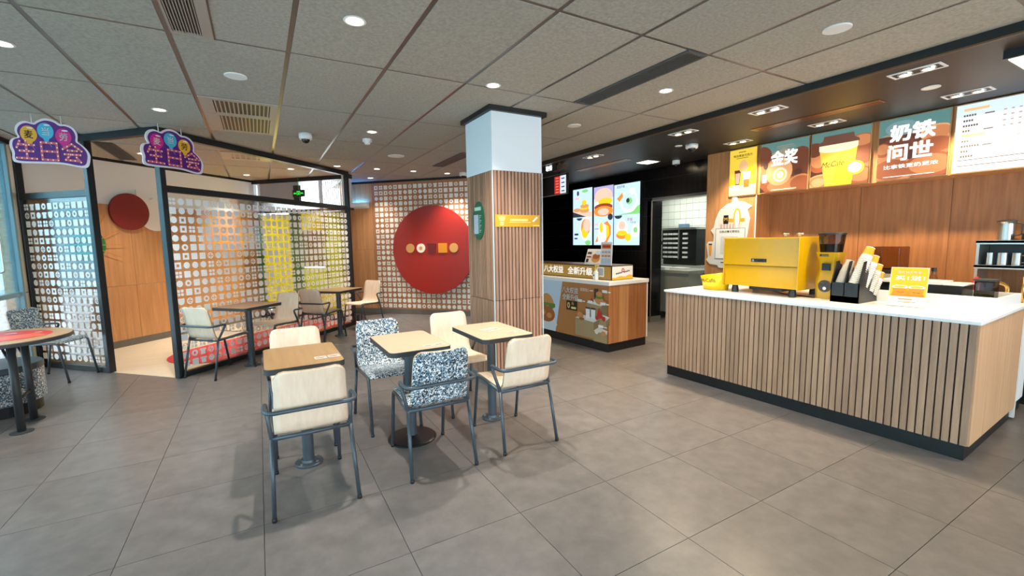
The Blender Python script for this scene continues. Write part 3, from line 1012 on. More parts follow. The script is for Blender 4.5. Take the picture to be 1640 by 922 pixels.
sticker_card(1.60, 3.17, 0.7405, (1, 0.3), 'worn square sticker in the centre of the pillar table', 0.16, 0.12)

# round table with a red graphic, drum seat and bin like stool at the left edge
rt = thing('round_table', 'round table with a red printed top, cut by the left edge', 'table', (-1.88, 5.12, 0))
MB().lathe([(0.436, 0.708), (0.44, 0.712), (0.44, 0.736), (0.437, 0.739)], 56).build('edge_band', m_dark, rt)
MB().lathe([(0.434, 0.737), (0.434, 0.741)], 56).build('tabletop', m_tabw, rt)
pr = Print((-1.88, 5.12, 0.741), (1, 0, 0), (0, 1, 0))
pr.poly(circ(-0.05, 0.02, 0.36, 0.30, 40), mat('red table print', (204, 48, 40), 0.4)).poly([(0.05, -0.2), (0.32, -0.08), (0.2, 0.1), (0.0, 0.02)], mat('orange red print', (222, 92, 60), 0.4))
for q in ((-.30, .08, .05), (-.16, -.12, .04), (.02, .16, .045), (.2, .12, .03), (-.02, -.22, .035)):
    pr.poly([(q[0] - q[2], q[1]), (q[0] - q[2] * .2, q[1] - q[2] * .5), (q[0] + q[2], q[1] - q[2] * .2), (q[0] + q[2] * .5, q[1] + q[2] * .6)], mat('pink print', (240, 200, 196), 0.5))
pr.build('print', rt)
for q in ((-1.735, 4.89), (-1.765, 5.21), (-2.10, 5.10)):
    lx, ly = q[0] + 1.88, q[1] - 5.12
    mb = MB(); mb.tube([(lx, ly, 0.008), (lx, ly, 0.71)], 0.026, 16); lg = mb.build('leg', m_dark, rt)
    MB().lathe([(0.07, 0), (0.07, 0.006), (0.03, 0.01)], 24, Matrix.Translation((lx, ly, 0))).build('floor_plate', m_dark, lg)
mb = MB(); mb.tube([(0.145, -0.23, 0.26), (0.115, 0.09, 0.26)], 0.012, 10); mb.tube([(0.13, 0.09, 0.5), (0.0, 0.2, 0.708)], 0.010, 8); mb.tube([(0.145, -0.23, 0.52), (0.02, -0.05, 0.708)], 0.010, 8)
mb.build('brace', m_dark, rt)
ds = thing('drum_stool', 'speckled drum stool with black seat and plinth under the round table', 'stool', (-2.10, 5.60, 0))
MB().lathe([(0.27, 0), (0.27, 0.10)], 48).build('plinth', m_blackp, ds)
MB().lathe([(0.29, 0.10), (0.30, 0.11), (0.30, 0.375), (0.295, 0.38)], 48).build('drum', m_terr, ds)
MB().lathe([(0.30, 0.38), (0.303, 0.39), (0.303, 0.425), (0.295, 0.435), (0.2, 0.437)], 48).build('seat', mat('slate grey seat pad', (60, 72, 78), 0.5), ds)
copy_tree(ds, (-2.03, 4.46, 0), 0.5, 'speckled drum stool just showing at the left edge, nearest the viewer')

# ------------------------------------------------------------------ coffee counter
c0, c1 = Vector((3.836, 0.912)), Vector((3.729, 3.250))
LC = (c1 - c0).length
xd = (c1 - c0).normalized()
cc1 = thing('counter_cabinet', 'long coffee counter faced with upright oak slats on a black plinth', 'counter', (c0.x, c0.y, 0), xdir=xd)
MB().box(0.012, LC - 0.01, -1.20, -0.016, 0.10, 0.892).build('body', m_black, cc1)
NS = 54
pt = LC / NS
for k in range(NS):
    MB().box(k * pt + 0.0045, (k + 1) * pt - 0.0045 if k else (k + 1) * pt - 0.0045, -0.017, 0.004, 0.106, 0.892).build('slat', m_slat, cc1)
MB().box(0.02, LC - 0.02, -1.18, -0.022, 0, 0.106).build('plinth', m_black, cc1)
m_endw = wood('pale oak veneer', (206, 166, 128), (188, 146, 108), 'z', rnd=0.03)
for k in range(4): MB().box(-0.004, 0.012, -0.005 - (k + 1) * 0.2975, -0.008 - k * 0.2975, 0.106, 0.892).build('end_panel', m_endw, cc1)
MB().box(-0.006, 0.02, -1.225, -1.198, 0.02, 0.892).build('edge_strip', m_corian, cc1)
sc = thing('side_cabinet', 'white cabinet just past the slatted coffee counter at the right edge', 'cabinet', (c0.x, c0.y, 0), xdir=xd)
MB().box(0.02, 0.5, -1.62, -1.23, 0.10, 0.892).build('body', m_white, sc)
MB().box(0.03, 0.5, -1.61, -1.24, 0.0, 0.10).build('plinth', m_black, sc)
wt = thing('worktop', 'white solid surface worktop on the slatted coffee counter', 'worktop', (c0.x, c0.y, 0.892), xdir=xd)
MB().box(-0.014, LC + 0.014, -1.64, 0.016, 0.0, 0.023).build('slab', m_corian, wt, bevel=0.003)
ZT = 0.9155

# espresso machine
em = thing('espresso_machine', 'big glossy yellow espresso machine on the coffee counter', 'coffee machine', (4.08, 2.47, ZT))
XM, Y0, Y1 = 4.08, 2.11, 2.83
mb = MB()
prof = [(XM + .012, .985), (XM + .46, .985), (XM + .46, 1.448), (XM - .004, 1.448), (XM - 0.004, 1.19), (XM + .012, 1.175)]
n = len(prof)
vs = [(x, y, z) for y in (Y0 + .006, Y1 - .006) for x, z in prof]
mb.add(vs, [tuple(range(n)), tuple(range(2 * n - 1, n - 1, -1))] + [(i, n + i, n + (i + 1) % n, (i + 1) % n) for i in range(n)])
mb.build('body', m_yel, em, world=True, bevel=0.006)
for ys in (Y0, Y1 - 0.008): MB().box(XM - .012, XM + .47, ys, ys + 0.008, 0.98, 1.452).build('side_panel', m_yel, em, world=True, bevel=0.004)
MB().box(XM - .005, XM + .012, Y0 + .012, Y1 - .012, 1.176, 1.184).build('fold_line', mat('dark yellow fold shade', (150, 118, 8), 0.4), em, world=True)  # darker yellow strip paints the shade in the body fold
for x in (XM + .05, XM + .40):
    for y in (Y0 + .07, Y1 - .10):
        MB().lathe([(0.032, 0), (0.032, 0.03), (0.026, 0.068)], 20, Matrix.Translation((x, y, ZT))).build('foot', m_blackp, em, world=True)
MB().box(XM + .12, XM + .36, Y0 + .20, Y1 - .2, ZT + .03, .986).build('drip_pan', m_blackp, em, world=True)
bdg = MB().box(XM - .009, XM - .004, 2.395, 2.54, 1.222, 1.252).build('badge', m_blackp, em, world=True)
pr = Print((XM - .009, 2.54, 1.222), (0, -1, 0))
pr.text('RANCILIO', 0.085, 0.015, 0.013, m_paper, w=0.095, off=0.01).rect(0.012, 0.007, 0.016, 0.016, m_paper).rect(0.015, 0.010, 0.010, 0.010, m_blackp)
pr.build('lettering', em)
for y in (2.22, 2.345):
    mb = MB(); mb.tube([(XM + .2, y, 1.448), (XM + .2, y, 1.485)], 0.012, 12); mb.tube([(XM + .2, y - .03, 1.478), (XM + .2, y + .03, 1.478)], 0.009, 10); mb.tube([(XM + .17, y, 1.478), (XM + .23, y, 1.478)], 0.009, 10)
    mb.build('steam_valve', m_stain, em, world=True)
mb = MB(); mb.tube(fillet([(XM + .3, 2.5, ZT + .01), (XM + .12, 2.3, ZT + .012), (XM + .14, 2.18, ZT + .008), (XM + .12, 2.03, ZT + .006)], .05), 0.006, 8)
mb.build('cable', m_blackp, em, world=True)

# yellow bowl
bo = thing('oval_bucket', 'yellow oval bucket with slanted rim left of the espresso machine', 'bucket', (4.16, 2.97, ZT))
mb = MB(); mb.smooth = True
vs = []; N = 40
for lvl, (rx, ry, dz) in enumerate(((.10, .125, 0), (.118, .150, .12), (.128, .165, .19), (.120, .157, .19), (.095, .118, .02))):
    for k in range(N):
        a = 2 * PI * k / N
        z = dz
        if lvl in (2, 3): z = dz - 0.055 * (math.sin(a) * 0.5 + 0.5)
        if lvl == 1: z = dz - 0.03 * (math.sin(a) * 0.5 + 0.5)
        vs.append((4.16 + rx * math.cos(a), 2.97 + ry * math.sin(a), ZT + z))
fs = [tuple(range(N - 1, -1, -1)), tuple(range(4 * N, 5 * N))]
for l in range(4):
    for k in range(N): fs.append((l * N + k, l * N + (k + 1) % N, (l + 1) * N + (k + 1) % N, (l + 1) * N + k))
mb.add(vs, fs); mb.build('bucket', mat('yellow plastic', (244, 204, 16), 0.35), bo, world=True)
# lettering wrapped on its front
v, f = glyphs('McCafé', 0.004)
x0, x1 = min(p[0] for p in v), max(p[0] for p in v)
mb = MB(); q = []
for x, y in v:
    tt = (x - (x0 + x1) / 2) / (x1 - x0)
    a = PI - 0.1 + tt * 1.15 + (y - .35) * -0.06
    zz = .098 + (y - 0.35) * 0.055 + tt * 0.012
    k = .93 + zz * 0.75
    q.append((4.16 + (.1085 + (zz - .02) * .10 + .004) * math.cos(a) * 1.03, 2.97 + (.137 + (zz - .02) * .13 + .004) * math.sin(a) * 1.03, ZT + zz))
mb.add(q, f); mb.build('lettering', m_ink, bo, world=True)

# grinder
gr = thing('coffee_grinder', 'yellow coffee grinder with smoky bean hopper beside the espresso machine', 'coffee grinder', (4.30, 1.965, ZT))
Mg = Matrix.Translation((4.30, 1.965, ZT))
mb = MB()
secs = [(0, .075, .085), (.16, .078, .088), (.25, .062, .070), (.30, .064, .072), (.40, .086, .090)]
vs = []
for z, hx, hy in secs: vs += [Mg @ Vector((x, y, z)) for x, y in rrect(2 * hx, 2 * hy, .03, 4)]
n = len(rrect(.1, .1, .03, 4))
fs = [tuple(range(n - 1, -1, -1)), tuple(range((len(secs) - 1) * n, len(secs) * n))]
for l in range(len(secs) - 1):
    for k in range(n): fs.append((l * n + k, l * n + (k + 1) % n, (l + 1) * n + (k + 1) % n, (l + 1) * n + k))
mb.add(vs, fs); mb.build('body', m_yel, gr, world=True, bevel=0.003)
MB().lathe([(.082, .40), (.098, .55)], 28, Mg, cap0=False, cap1=False).build('hopper', glass_mat('smoky hopper plastic', (0.42, 0.36, 0.32, 1)), gr, world=True)
MB().lathe([(.078, .402), (.084, .47)], 28, Mg).build('coffee_beans', mat('coffee beans', (46, 30, 22), 0.5, var=0.5, scale=(120, 120, 120), bump=0.6), gr, world=True)
MB().lathe([(.104, .55), (.104, .562), (.08, .57)], 28, Mg).build('lid', m_blackp, gr, world=True)
MB().box(4.30 - .082, 4.30 - .055, 1.935, 1.995, ZT + .245, ZT + .305).build('spout', m_blackp, gr, world=True)
MB().box(4.27, 4.31, 1.965 - .085, 1.965 - .06, ZT + .25, ZT + .30).build('switch_panel', m_blackp, gr, world=True)
pr = Print((4.30 - .0795, 1.965 + .05, ZT + .06), (0, -1, 0))
pr.k = 3
pr.disc(.05, .05, .052, mat('charcoal round label', (66, 60, 58), 0.5)).text('MASTER', .05, .075, .010, m_paper, w=.06, off=.01).text('COURSE', .05, .058, .010, m_paper, w=.045, off=.01).disc(.05, .03, .014, m_paper)
pr.build('label', gr)
pr = Print((4.30 - .083, 1.965 + .05, ZT + .365), (0, -1, 0)); pr.k = 4
pr.rect(0, 0, .07, .02, m_blackp).text('RANCILIO', .042, .010, .010, m_yel, w=.05)
pr.build('label', gr)

# cup dispenser
cd = thing('cup_dispenser', 'black stepped cup dispenser holding leaning cup stacks', 'dispenser', (4.27, 1.76, ZT))
M = Matrix(((1, 0, 0, 4.105), (0, 0, 1, 0), (0, 1, 0, ZT), (0, 0, 0, 1)))
for y0, y1, hi in ((1.665, 1.672, 0), (1.765, 1.772, .0), (1.858, 1.866, .0)):
    pts = [(0, 0), (.34, 0), (.34, .07), (.31, .16), (.28, .13), (.26, .20), (.22, .17), (.19, .26), (.15, .23), (.11, .335), (.07, .33), (.0, .16)]
    MB().prism(pts, y0, y1, M).build('side_wall', m_blackp, cd, world=True)
MB().box(4.105, 4.112, 1.665, 1.866, ZT, ZT + .16).build('front_wall', m_blackp, cd, world=True)
MB().box(4.105, 4.44, 1.672, 1.858, ZT, ZT + .05).build('body', m_blackp, cd, world=True)
mb = MB()
for k in range(4):
    x = 4.16 + k * 0.075; mb.add([(x, 1.67, ZT + .045), (x, 1.86, ZT + .045), (x + .10, 1.86, ZT + .26 - k * .05), (x + .10, 1.67, ZT + .26 - k * .05)], [(0, 1, 2, 3)])
mb.build('divider', m_blackp, cd, world=True)
m_cupw = mat('white cup paper', (240, 236, 226), 0.5)
m_cupo = mat('orange cup print', (244, 158, 20), 0.5)
m_cupc = film_mat('clear cup plastic', (226, 220, 210), 0.5)


def cup_mesh(name, r0, r1, h, mm, m2):
    """mouth at z = 0 facing down, base at z = h"""
    mb = MB(); mb.smooth = True
    mb.lathe([(r1 + .002, 0), (r1 + .003, .003), (r1 + .001, .006)], 20, cap0=False, cap1=False)
    k = .35
    mb.cur = 2
    mb.lathe([(r1, .006), (r1 - .001, .0095)], 20, cap0=False, cap1=False)
    mb.cur = 0
    mb.lathe([(r1 - .001, .0095), (r1 + (r0 - r1) * k, h * k)], 20, cap0=False, cap1=False)
    mb.cur = 1
    mb.lathe([(r1 + (r0 - r1) * k, h * k), (r0, h - .004)], 20, cap0=False, cap1=False)
    mb.cur = 0
    mb.lathe([(r0, h - .004), (r0 + .001, h), (r0 - .003, h), (r0 - .004, h - .006)], 20, cap0=False, cap1=True)
    return mb.build(name, [mm, m2, mm if m2 is mm else mat('brown rim line', (120, 84, 50), 0.6)])


ORD = ['second', 'third', 'fourth', 'fifth', 'sixth', 'seventh', 'eighth', 'ninth', 'tenth', 'eleventh', 'twelfth', 'thirteenth', 'fourteenth', 'fifteenth', 'sixteenth']


def stack(base, axis, n, step, name, mm, m2, labels, group, r0=.030, r1=.041, h=.105):
    a = Vector(axis).normalized()
    qt = Vector((0, 0, 1)).rotation_difference(a)
    first = None
    for k in range(n):
        if first is None: o = first = cup_mesh(name, r0, r1, h, mm, m2)
        else: o = first.copy(); COL.objects.link(o)
        o.rotation_mode = 'QUATERNION'; o.rotation_quaternion = qt
        o.location = Vector(base) + a * step * k
        lab = labels[0] if k == n - 1 else ORD[n - 2 - k] + ' ' + labels[1]
        tag(o, lab, 'cup', group)
    return first


ax = (0.40, -0.12, 0.85)
stack((4.155, 1.812, ZT + .145), (0.36, -0.10, 0.86), 9, .0125, 'clear_cup', m_cupc, m_cupc, ('topmost clear plastic cup of the left stack', 'clear plastic cup from the top of the left stack'), 'clear cups in the dispenser')
stack((4.155, 1.722, ZT + .145), ax, 16, .0148, 'paper_cup', m_cupw, m_cupo, ('topmost orange paper cup of the tallest stack', 'paper cup from the top of the tallest stack'), 'paper cups of the tallest stack')
stack((4.235, 1.70, ZT + .125), ax, 13, .0148, 'paper_cup', m_cupw, m_cupo, ('topmost orange paper cup of the second tallest stack', 'paper cup from the top of the second tallest stack'), 'paper cups of the second stack', .027, .037, .095)
stack((4.31, 1.69, ZT + .085), ax, 11, .0148, 'paper_cup', m_cupw, m_cupo, ('topmost orange paper cup of the third stack, lower at right', 'paper cup from the top of the third, lower stack'), 'paper cups of the third stack', .027, .036, .090)
stack((4.38, 1.69, ZT + .05), ax, 9, .0148, 'paper_cup', m_cupw, m_cupo, ('topmost paper cup of the lowest stack at the dispenser rear', 'paper cup from the top of the lowest stack at the rear'), 'paper cups of the lowest stack', .025, .033, .085)

# yellow standing leaflet
ys = thing('counter_sign', 'yellow promotional card in a clear stand on the coffee counter', 'sign', (4.195, 1.397, ZT))
u = Vector((0.03, -0.215, 0)).normalized()
lean = Vector((0.18, 0.03, 1)).normalized()
o0 = Vector((4.182, 1.504, ZT + .004))
n_ = u.cross(lean)
mb = MB(); mb.add([o0 + u * a + lean * b - n_ * c for c in (0.0, .006) for a, b in ((0, 0), (.217, 0), (.217, .295), (0, .295))], [(0, 1, 2, 3), (7, 6, 5, 4), (0, 4, 5, 1), (1, 5, 6, 2), (2, 6, 7, 3), (3, 7, 4, 0)])
mb.build('card', mat('acrylic card', (244, 236, 214), 0.25), ys, world=True)
pr = Print(o0, u, lean)
m_oy = mat('sunny yellow print', (248, 190, 14), 0.45); m_or = mat('amber drink print', (236, 140, 10), 0.45); m_wp = mat('bright white print', (252, 248, 240), 0.45)
pr.rect(0.004, .075, .209, .216, m_oy).text('限时30天优惠', .108, .258, .020, m_wp, w=.135, off=.01).text('买1送1', .115, .215, .034, m_wp, w=.165, off=.03)
pr.poly([(.01, .075), (.207, .075), (.18, .12), (.03, .12)], m_or).disc(.062, .145, .047, m_wp, .016).disc(.158, .145, .047, m_wp, .016).disc(.062, .147, .036, m_oy, .009).disc(.158, .147, .036, m_oy, .009)
pr.poly([(.02, .135), (.105, .135), (.095, .08), (.035, .08)], m_or).poly([(.115, .135), (.20, .135), (.19, .08), (.125, .08)], m_or).text('McCafé', .07, .105, .009, m_ink).text('McCafé', .16, .105, .009, m_ink)
pr.rect(.0, .0, .217, .074, m_wp).rect(.01, .035, .035, .035, mat('pale grey blank square', (206, 204, 200), 0.5)).rect(.06, .05, .08, .008, m_or).rect(.06, .03, .1, .005, m_or)
pr.build('print', ys)
mb = MB(); b0 = o0 - n_ * 0.006
mb.add([b0, b0 + u * .217, b0 + u * .217 + Vector((.09, .012, -.002)), b0 + Vector((.09, .012, -.002))], [(0, 1, 2, 3)]); mb.build('foot', m_glass, ys, world=True)

# white upstand round the sink well and what stands in it
up = thing('upstand', 'low white upstand box at the right end of the coffee counter', 'upstand', (4.6, 1.35, ZT))
A0, A1, B0, B1 = 4.42, 4.92, 0.965, 1.80
for x0, x1, y0, y1 in ((A0, A0 + .02, B0, B1), (A1 - .02, A1, B0, B1), (A0 + .02, A1 - .02, B0, B0 + .02), (A0 + .02, A1 - .02, B1 - .02, B1)):
    MB().box(x0, x1, y0, y1, ZT, ZT + .092).build('side', m_corian, up, world=True)
MB().box(A0 + .02, A1 - .02, B0 + .02, B1 - .02, ZT, ZT + .004).build('well', m_blackp, up, world=True)
bi = thing('ice_box', 'low black appliance with white lid behind the white upstand', 'appliance', (4.72, 1.45, ZT))
MB().box(4.62, 4.86, 1.21, 1.72, ZT + .004, ZT + .145).build('body', m_blackp, bi, world=True)
MB().box(4.61, 4.87, 1.33, 1.73, ZT + .145, ZT + .166).build('lid', m_corian, bi, world=True)
MB().box(4.61, 4.87, 1.20, 1.32, ZT + .145, ZT + .155).build('lid', m_corian, bi, world=True)
gj = thing('glass_canister', 'dark square glass canister behind the right end of the upstand', 'canister', (4.74, 1.11, ZT))
MB().box(4.685, 4.80, 1.055, 1.165, ZT + .004, ZT + .185).build('body', glass_mat('smoked glass', (0.34, 0.33, 0.32, 1)), gj, world=True, bevel=.01)
MB().box(4.70, 4.79, 1.07, 1.15, ZT + .006, ZT + .08).build('contents', mat('tea bags', (180, 160, 130), 0.7, var=0.4, scale=(60, 60, 60)), gj, world=True)
MB().box(4.68, 4.805, 1.05, 1.17, ZT + .185, ZT + .198).build('lid', m_dark, gj, world=True)
tp = thing('mixer_tap', 'brass coloured tap at the right edge behind the upstand', 'tap', (5.12, 1.02, ZT))
mb = MB(); mb.tube(fillet([(5.12, 1.08, ZT), (5.12, 1.08, ZT + .13), (5.02, 1.12, ZT + .16), (5.0, 1.125, ZT + .12)], .04), .013, 12); mb.build('spout', mat('brass', (196, 160, 92), 0.25, metal=0.9), tp, world=True)
mb = MB(); mb.tube([(5.12, 1.0, ZT), (5.12, 1.0, ZT + .2)], .01, 10); mb.build('lever', MATS['brass'], tp, world=True)

# back counter and shelf behind
bc = thing('back_counter', 'dark back counter along the wooden coffee wall', 'counter', (5.7, 1.9, 0))
MB().box(5.55, 5.99, 0.3, 3.45, 0.1, .87).build('body', m_black, bc, world=True)
MB().box(5.53, 5.99, 0.28, 3.46, .87, .90).build('top', mat('dark stone top', (58, 50, 46), 0.3), bc, world=True)
MB().box(5.58, 5.99, 0.3, 3.45, 0, .1).build('plinth', m_black, bc, world=True)
sh = thing('wall_shelf', 'two tier stainless shelf on the wooden wall at the right edge', 'shelf', (5.85, 1.0, 1.15))
for z in (1.15, 1.37): MB().box(5.70, 5.99, 0.55, 1.43, z, z + .02).box(5.70, 5.715, 0.55, 1.43, z - .012, z + .022).build('shelf_board', m_stain, sh, world=True)
for y in (1.405, 0.56): MB().box(5.705, 5.985, y, y + .02, 0.95, 1.39).build('upright', m_stain, sh, world=True)
MB().box(5.975, 5.985, 0.58, 1.40, 1.17, 1.37).build('back', m_blackp, sh, world=True)
for k, (y, lab) in enumerate(((1.35, 'left steel cup on the stainless shelf'), (1.27, 'middle steel cup on the stainless shelf'), (1.185, 'right steel cup with handle on the stainless shelf'))):
    c = thing('steel_cup', lab, 'cup', (5.78, y, 1.17), group='steel cups on the shelf')
    r = (.024, .034, .03)[k]
    MB().lathe([(r * .95, .0), (r, .004), (r * .96, .11), (r * .9, .105), (r * .85, .01)], 20, Matrix.Translation((5.78, y, 1.1705))).build('body', m_stain, c, world=True)
    if k == 2:
        mb = MB(); mb.tube(fillet([(5.77, y - r, 1.26), (5.76, y - r - .03, 1.255), (5.76, y - r - .03, 1.20), (5.77, y - r, 1.195)], .015), .004, 6); mb.build('handle', m_stain, c, world=True)
jg = thing('steel_jug', 'tall stainless jug standing on top of the shelf', 'jug', (5.83, 1.275, 1.39))
MB().lathe([(.055, .0), (.056, .005), (.05, .15), (.056, .165)], 24, Matrix.Translation((5.83, 1.275, 1.3905))).build('body', m_stain, jg, world=True)
MB().lathe([(.062, .165), (.062, .175), (.02, .185)], 24, Matrix.Translation((5.83, 1.275, 1.3905))).build('lid', m_dark, jg, world=True)
mb = MB(); mb.tube(fillet([(5.82, 1.22, 1.545), (5.82, 1.18, 1.54), (5.82, 1.18, 1.44), (5.82, 1.222, 1.43)], .02), .006, 8); mb.build('handle', m_dark, jg, world=True)
bb = thing('black_basket', 'black basket beside the steel jug on the shelf', 'basket', (5.83, 1.05, 1.39))
MB().prism(rrect(.16, .2, .03, 3, 5.83, 1.07), 1.3905, 1.45).build('body', m_blackp, bb, world=True)
mb = MB(); mb.tube(fillet([(5.83, 1.17, 1.44), (5.83, 1.12, 1.49), (5.83, 1.02, 1.49), (5.83, .97, 1.44)], .04), .008, 8); mb.build('handle', m_blackp, bb, world=True)
cs = thing('clear_case', 'brown clear plastic case on the back counter behind the cups', 'case', (5.75, 2.05, .9))
MB().box(5.62, 5.86, 1.95, 2.19, 1.10, 1.335).build('hood', glass_mat('brown clear plastic', (0.62, 0.5, 0.42, 1)), cs, world=True, bevel=.01)
MB().box(5.60, 5.88, 1.93, 2.21, .9005, 1.10).build('base', m_blackp, cs, world=True)
MB().box(5.59, 5.60, 1.95, 2.19, .95, 1.06).build('front', m_stain, cs, world=True)
sb = thing('sauce_bottle', 'brown bottle with black cap and white label behind the black appliance', 'bottle', (5.62, 1.68, .9))
MB().lathe([(.034, 0), (.036, .01), (.036, .13), (.018, .17), (.016, .20)], 20, Matrix.Translation((5.62, 1.68, .9005))).build('body', mat('amber glass', (110, 66, 34), 0.2), sb, world=True)
MB().lathe([(.0365, .02), (.0365, .10)], 20, Matrix.Translation((5.62, 1.68, .9005)), False, False).build('label', m_paper, sb, world=True)
MB().lathe([(.019, .20), (.019, .235)], 16, Matrix.Translation((5.62, 1.68, .9005))).build('cap', m_blackp, sb, world=True)
rb = thing('red_pouch', 'small red pouch on the back counter under the steel shelf', 'pouch', (5.62, 1.36, .9))
MB().lathe([(.045, 0), (.05, .03), (.04, .12), (.01, .17)], 16, Matrix.Translation((5.62, 1.38, .9005))).build('body', mat('red pouch', (170, 26, 26), 0.5), rb, world=True)

# ------------------------------------------------------------------ backlit menu boards over the coffee bar
LE = 0.75
L = lambda name, col, e=LE: lit(name, col, e)


def board(label, y1, y0, z0=2.004, z1=2.618, back=(240, 236, 226), name='menu_board'):
    t = thing(name, label, 'menu board', (XP, (y0 + y1) / 2, z0))
    MB().box(XP - 0.018, XP + 0.011, y0, y1, z0, z1).build('frame', mat('warm alu frame', (200, 160, 110), 0.35, metal=0.4), t, world=True)
    pr = Print((XP - 0.018, y1 - .008, z0 + .008), (0, -1, 0))
    return t, pr, y1 - y0 - .016, z1 - z0 - .016


t, pr, w, h = board('narrow yellow backlit poster of a dark drink, first from the left', 3.875, 3.487)
pr.rect(0, 0, w, h, L('lit yellow', (244, 208, 70))).rect(0, 0, w, h * .22, L('lit cream', (250, 236, 190)))
pr.poly([(.0, h * .22), (.15, h * .3), (.0, h * .4)], L('lit lemon', (236, 196, 30))).disc(.31, h * .52, .06, L('lit lemon', (236, 196, 30)))
pr.poly([(.075, .33), (.165, .33), (.15, .14), (.09, .14)], L('lit mocha', (92, 50, 34))).poly([(.085, .29), (.155, .29), (.145, .15), (.095, .15)], L('lit pinkish', (206, 160, 140)))
pr.disc(.20, .37, .062, L('lit peach', (232, 182, 130)), .085).poly([(.19, .30), (.30, .30), (.285, .10), (.205, .10)], L('lit glassy', (252, 246, 232))).poly([(.205, .2), (.29, .2), (.283, .1), (.21, .1)], L('lit amber', (222, 130, 50)))
pr.disc(.08, .1, .07, L('lit glassy', (252, 246, 232)), .035)
pr.text('特浓黑金巧克力', w / 2, h * .86, .032, L('lit dark ink', (60, 46, 20)), w=.26, off=.015).rect(.1, h * .80, .16, .006, L('lit dark ink', (60, 46, 20))).rect(.13, h * .93, .1, .008, L('lit dark ink', (60, 46, 20)))
pr.build('print', t)

bean = [L('lit bean brown', (168, 92, 56)), L('lit bean tan', (206, 132, 84)), L('lit bean dark', (112, 62, 42)), L('lit bean light', (230, 170, 116))]


def beans(pr, w, h, lst):
    for cx, cy, rx, ry, k in lst:
        a = [(cx + rx * math.cos(i * PI / 12), cy + ry * math.sin(i * PI / 12)) for i in range(24)]
        a = [(min(w, max(0, x)), min(h, max(0, y))) for x, y in a]
        pr.poly(a, bean[k])
        a = [(cx + rx * .8 * math.cos(i * PI / 12), cy + ry * .12 + ry * .72 * math.sin(i * PI / 12)) for i in range(24)]
        a = [(min(w, max(0, x)), min(h, max(0, y))) for x, y in a]
        pr.poly(a, bean[1 if k in (0, 3) else 0] if k != 2 else bean[2])


def bean_ground(pr, w, h):
    pr.rect(0, 0, w, h, L('lit umber', (86, 52, 38))).rect(0, h * .72, w, h * .28, L('lit teal sky', (92, 134, 130))).poly([(0, h * .72), (w * .5, h * .86), (w, h * .72)], L('lit mist', (150, 142, 122)))


t, pr, w, h = board('backlit coffee bean poster with two big white characters, second from the left', 3.443, 2.865)
bean_ground(pr, w, h)
beans(pr, w, h, [(.10, .22, .16, .2, 0), (.48, .3, .15, .2, 2), (.30, .05, .26, .12, 0), (.5, .06, .16, .12, 1), (.02, .45, .12, .12, 2)])
pr.disc(.235, .24, .16, L('lit bean light', (230, 170, 116)), .17).disc(.25, .2, .085, L('lit foam', (252, 240, 206))).disc(.25, .2, .062, L('lit gold', (244, 196, 90))).disc(.25, .2, .042, L('lit foam', (252, 240, 206)))
pr.text('金奖', .29, .40, .17, m := L('lit white', (255, 252, 246), 1.0), w=.31, off=.03).rect(.03, .12, .06, .1, m).rect(.2, .535, .2, .012, L('lit mist', (150, 142, 122))).rect(.2, .515, .22, .008, L('lit mist', (150, 142, 122)))
pr.disc(.07, .33, .03, L('lit umber', (86, 52, 38)), .045).disc(.46, .21, .045, L('lit umber', (86, 52, 38)), .035)
pr.rect(.15, .015, .3, .012, L('lit foam', (252, 240, 206)))
pr.build('print', t)

t, pr, w, h = board('backlit poster of a big orange coffee cup with brown lid, third from the left', 2.848, 2.262)
bean_ground(pr, w, h)
beans(pr, w, h, [(.08, .3, .12, .14, 0), (.03, .42, .1, .08, 2), (.53, .3, .12, .16, 1), (.5, .44, .12, .08, 0), (.12, .05, .16, .09, 3), (.5, .08, .14, .1, 0)])
pr.poly([(.09, .40), (.46, .40), (.42, .0), (.16, .0)], L('lit cup orange', (248, 176, 62), .95)).poly([(.28, .40), (.46, .40), (.42, .0), (.24, .0)], L('lit cup yellow', (255, 206, 40), 1.0))
pr.poly([(.085, .38)] + circ(.275, .40, .19, .035, 16, 180, 360) + [(.465, .45), (.085, .45)], L('lit cup band', (252, 230, 190), .95)).poly([(.07, .45), (.48, .45), (.47, .48), (.43, .50), (.42, .55), (.13, .55), (.12, .50), (.08, .48)], L('lit lid', (108, 72, 58)))
pr.text('McCafé', .235, .24, .06, L('lit dark ink', (60, 46, 20)), w=.22, skew=.25, rot=.05)
pr.disc(.45, .17, .085, L('lit cup yellow', (255, 206, 40), 1.0), .075).disc(.445, .172, .065, L('lit hot white', (255, 250, 225), 1.15), .055)
pr.disc(.09, .05, .07, L('lit bean light', (230, 170, 116)), .05).build('print', t)

t, pr, w, h = board('backlit poster with four large white characters over coffee beans, fourth from the left', 2.205, 1.648)
bean_ground(pr, w, h)
pr.disc(.18, .5, .13, L('lit mist blue', (120, 150, 156)), .07)
beans(pr, w, h, [(.16, .33, .16, .08, 2), (.46, .4, .13, .08, 3), (.1, .22, .13, .12, 0), (.45, .28, .16, .1, 1), (.12, .08, .2, .14, 1), (.42, .1, .2, .13, 0), (.04, .3, .07, .07, 0)])
pr.text('奶铁', .27, .45, .155, m, w=.34, off=.035).text('问世', .26, .26, .155, m, w=.34, off=.035).text('比拿铁更奶更浓', .27, .125, .04, m, w=.42, off=.015)
pr.rect(.06, .025, .4, .006, m).build('print', t)

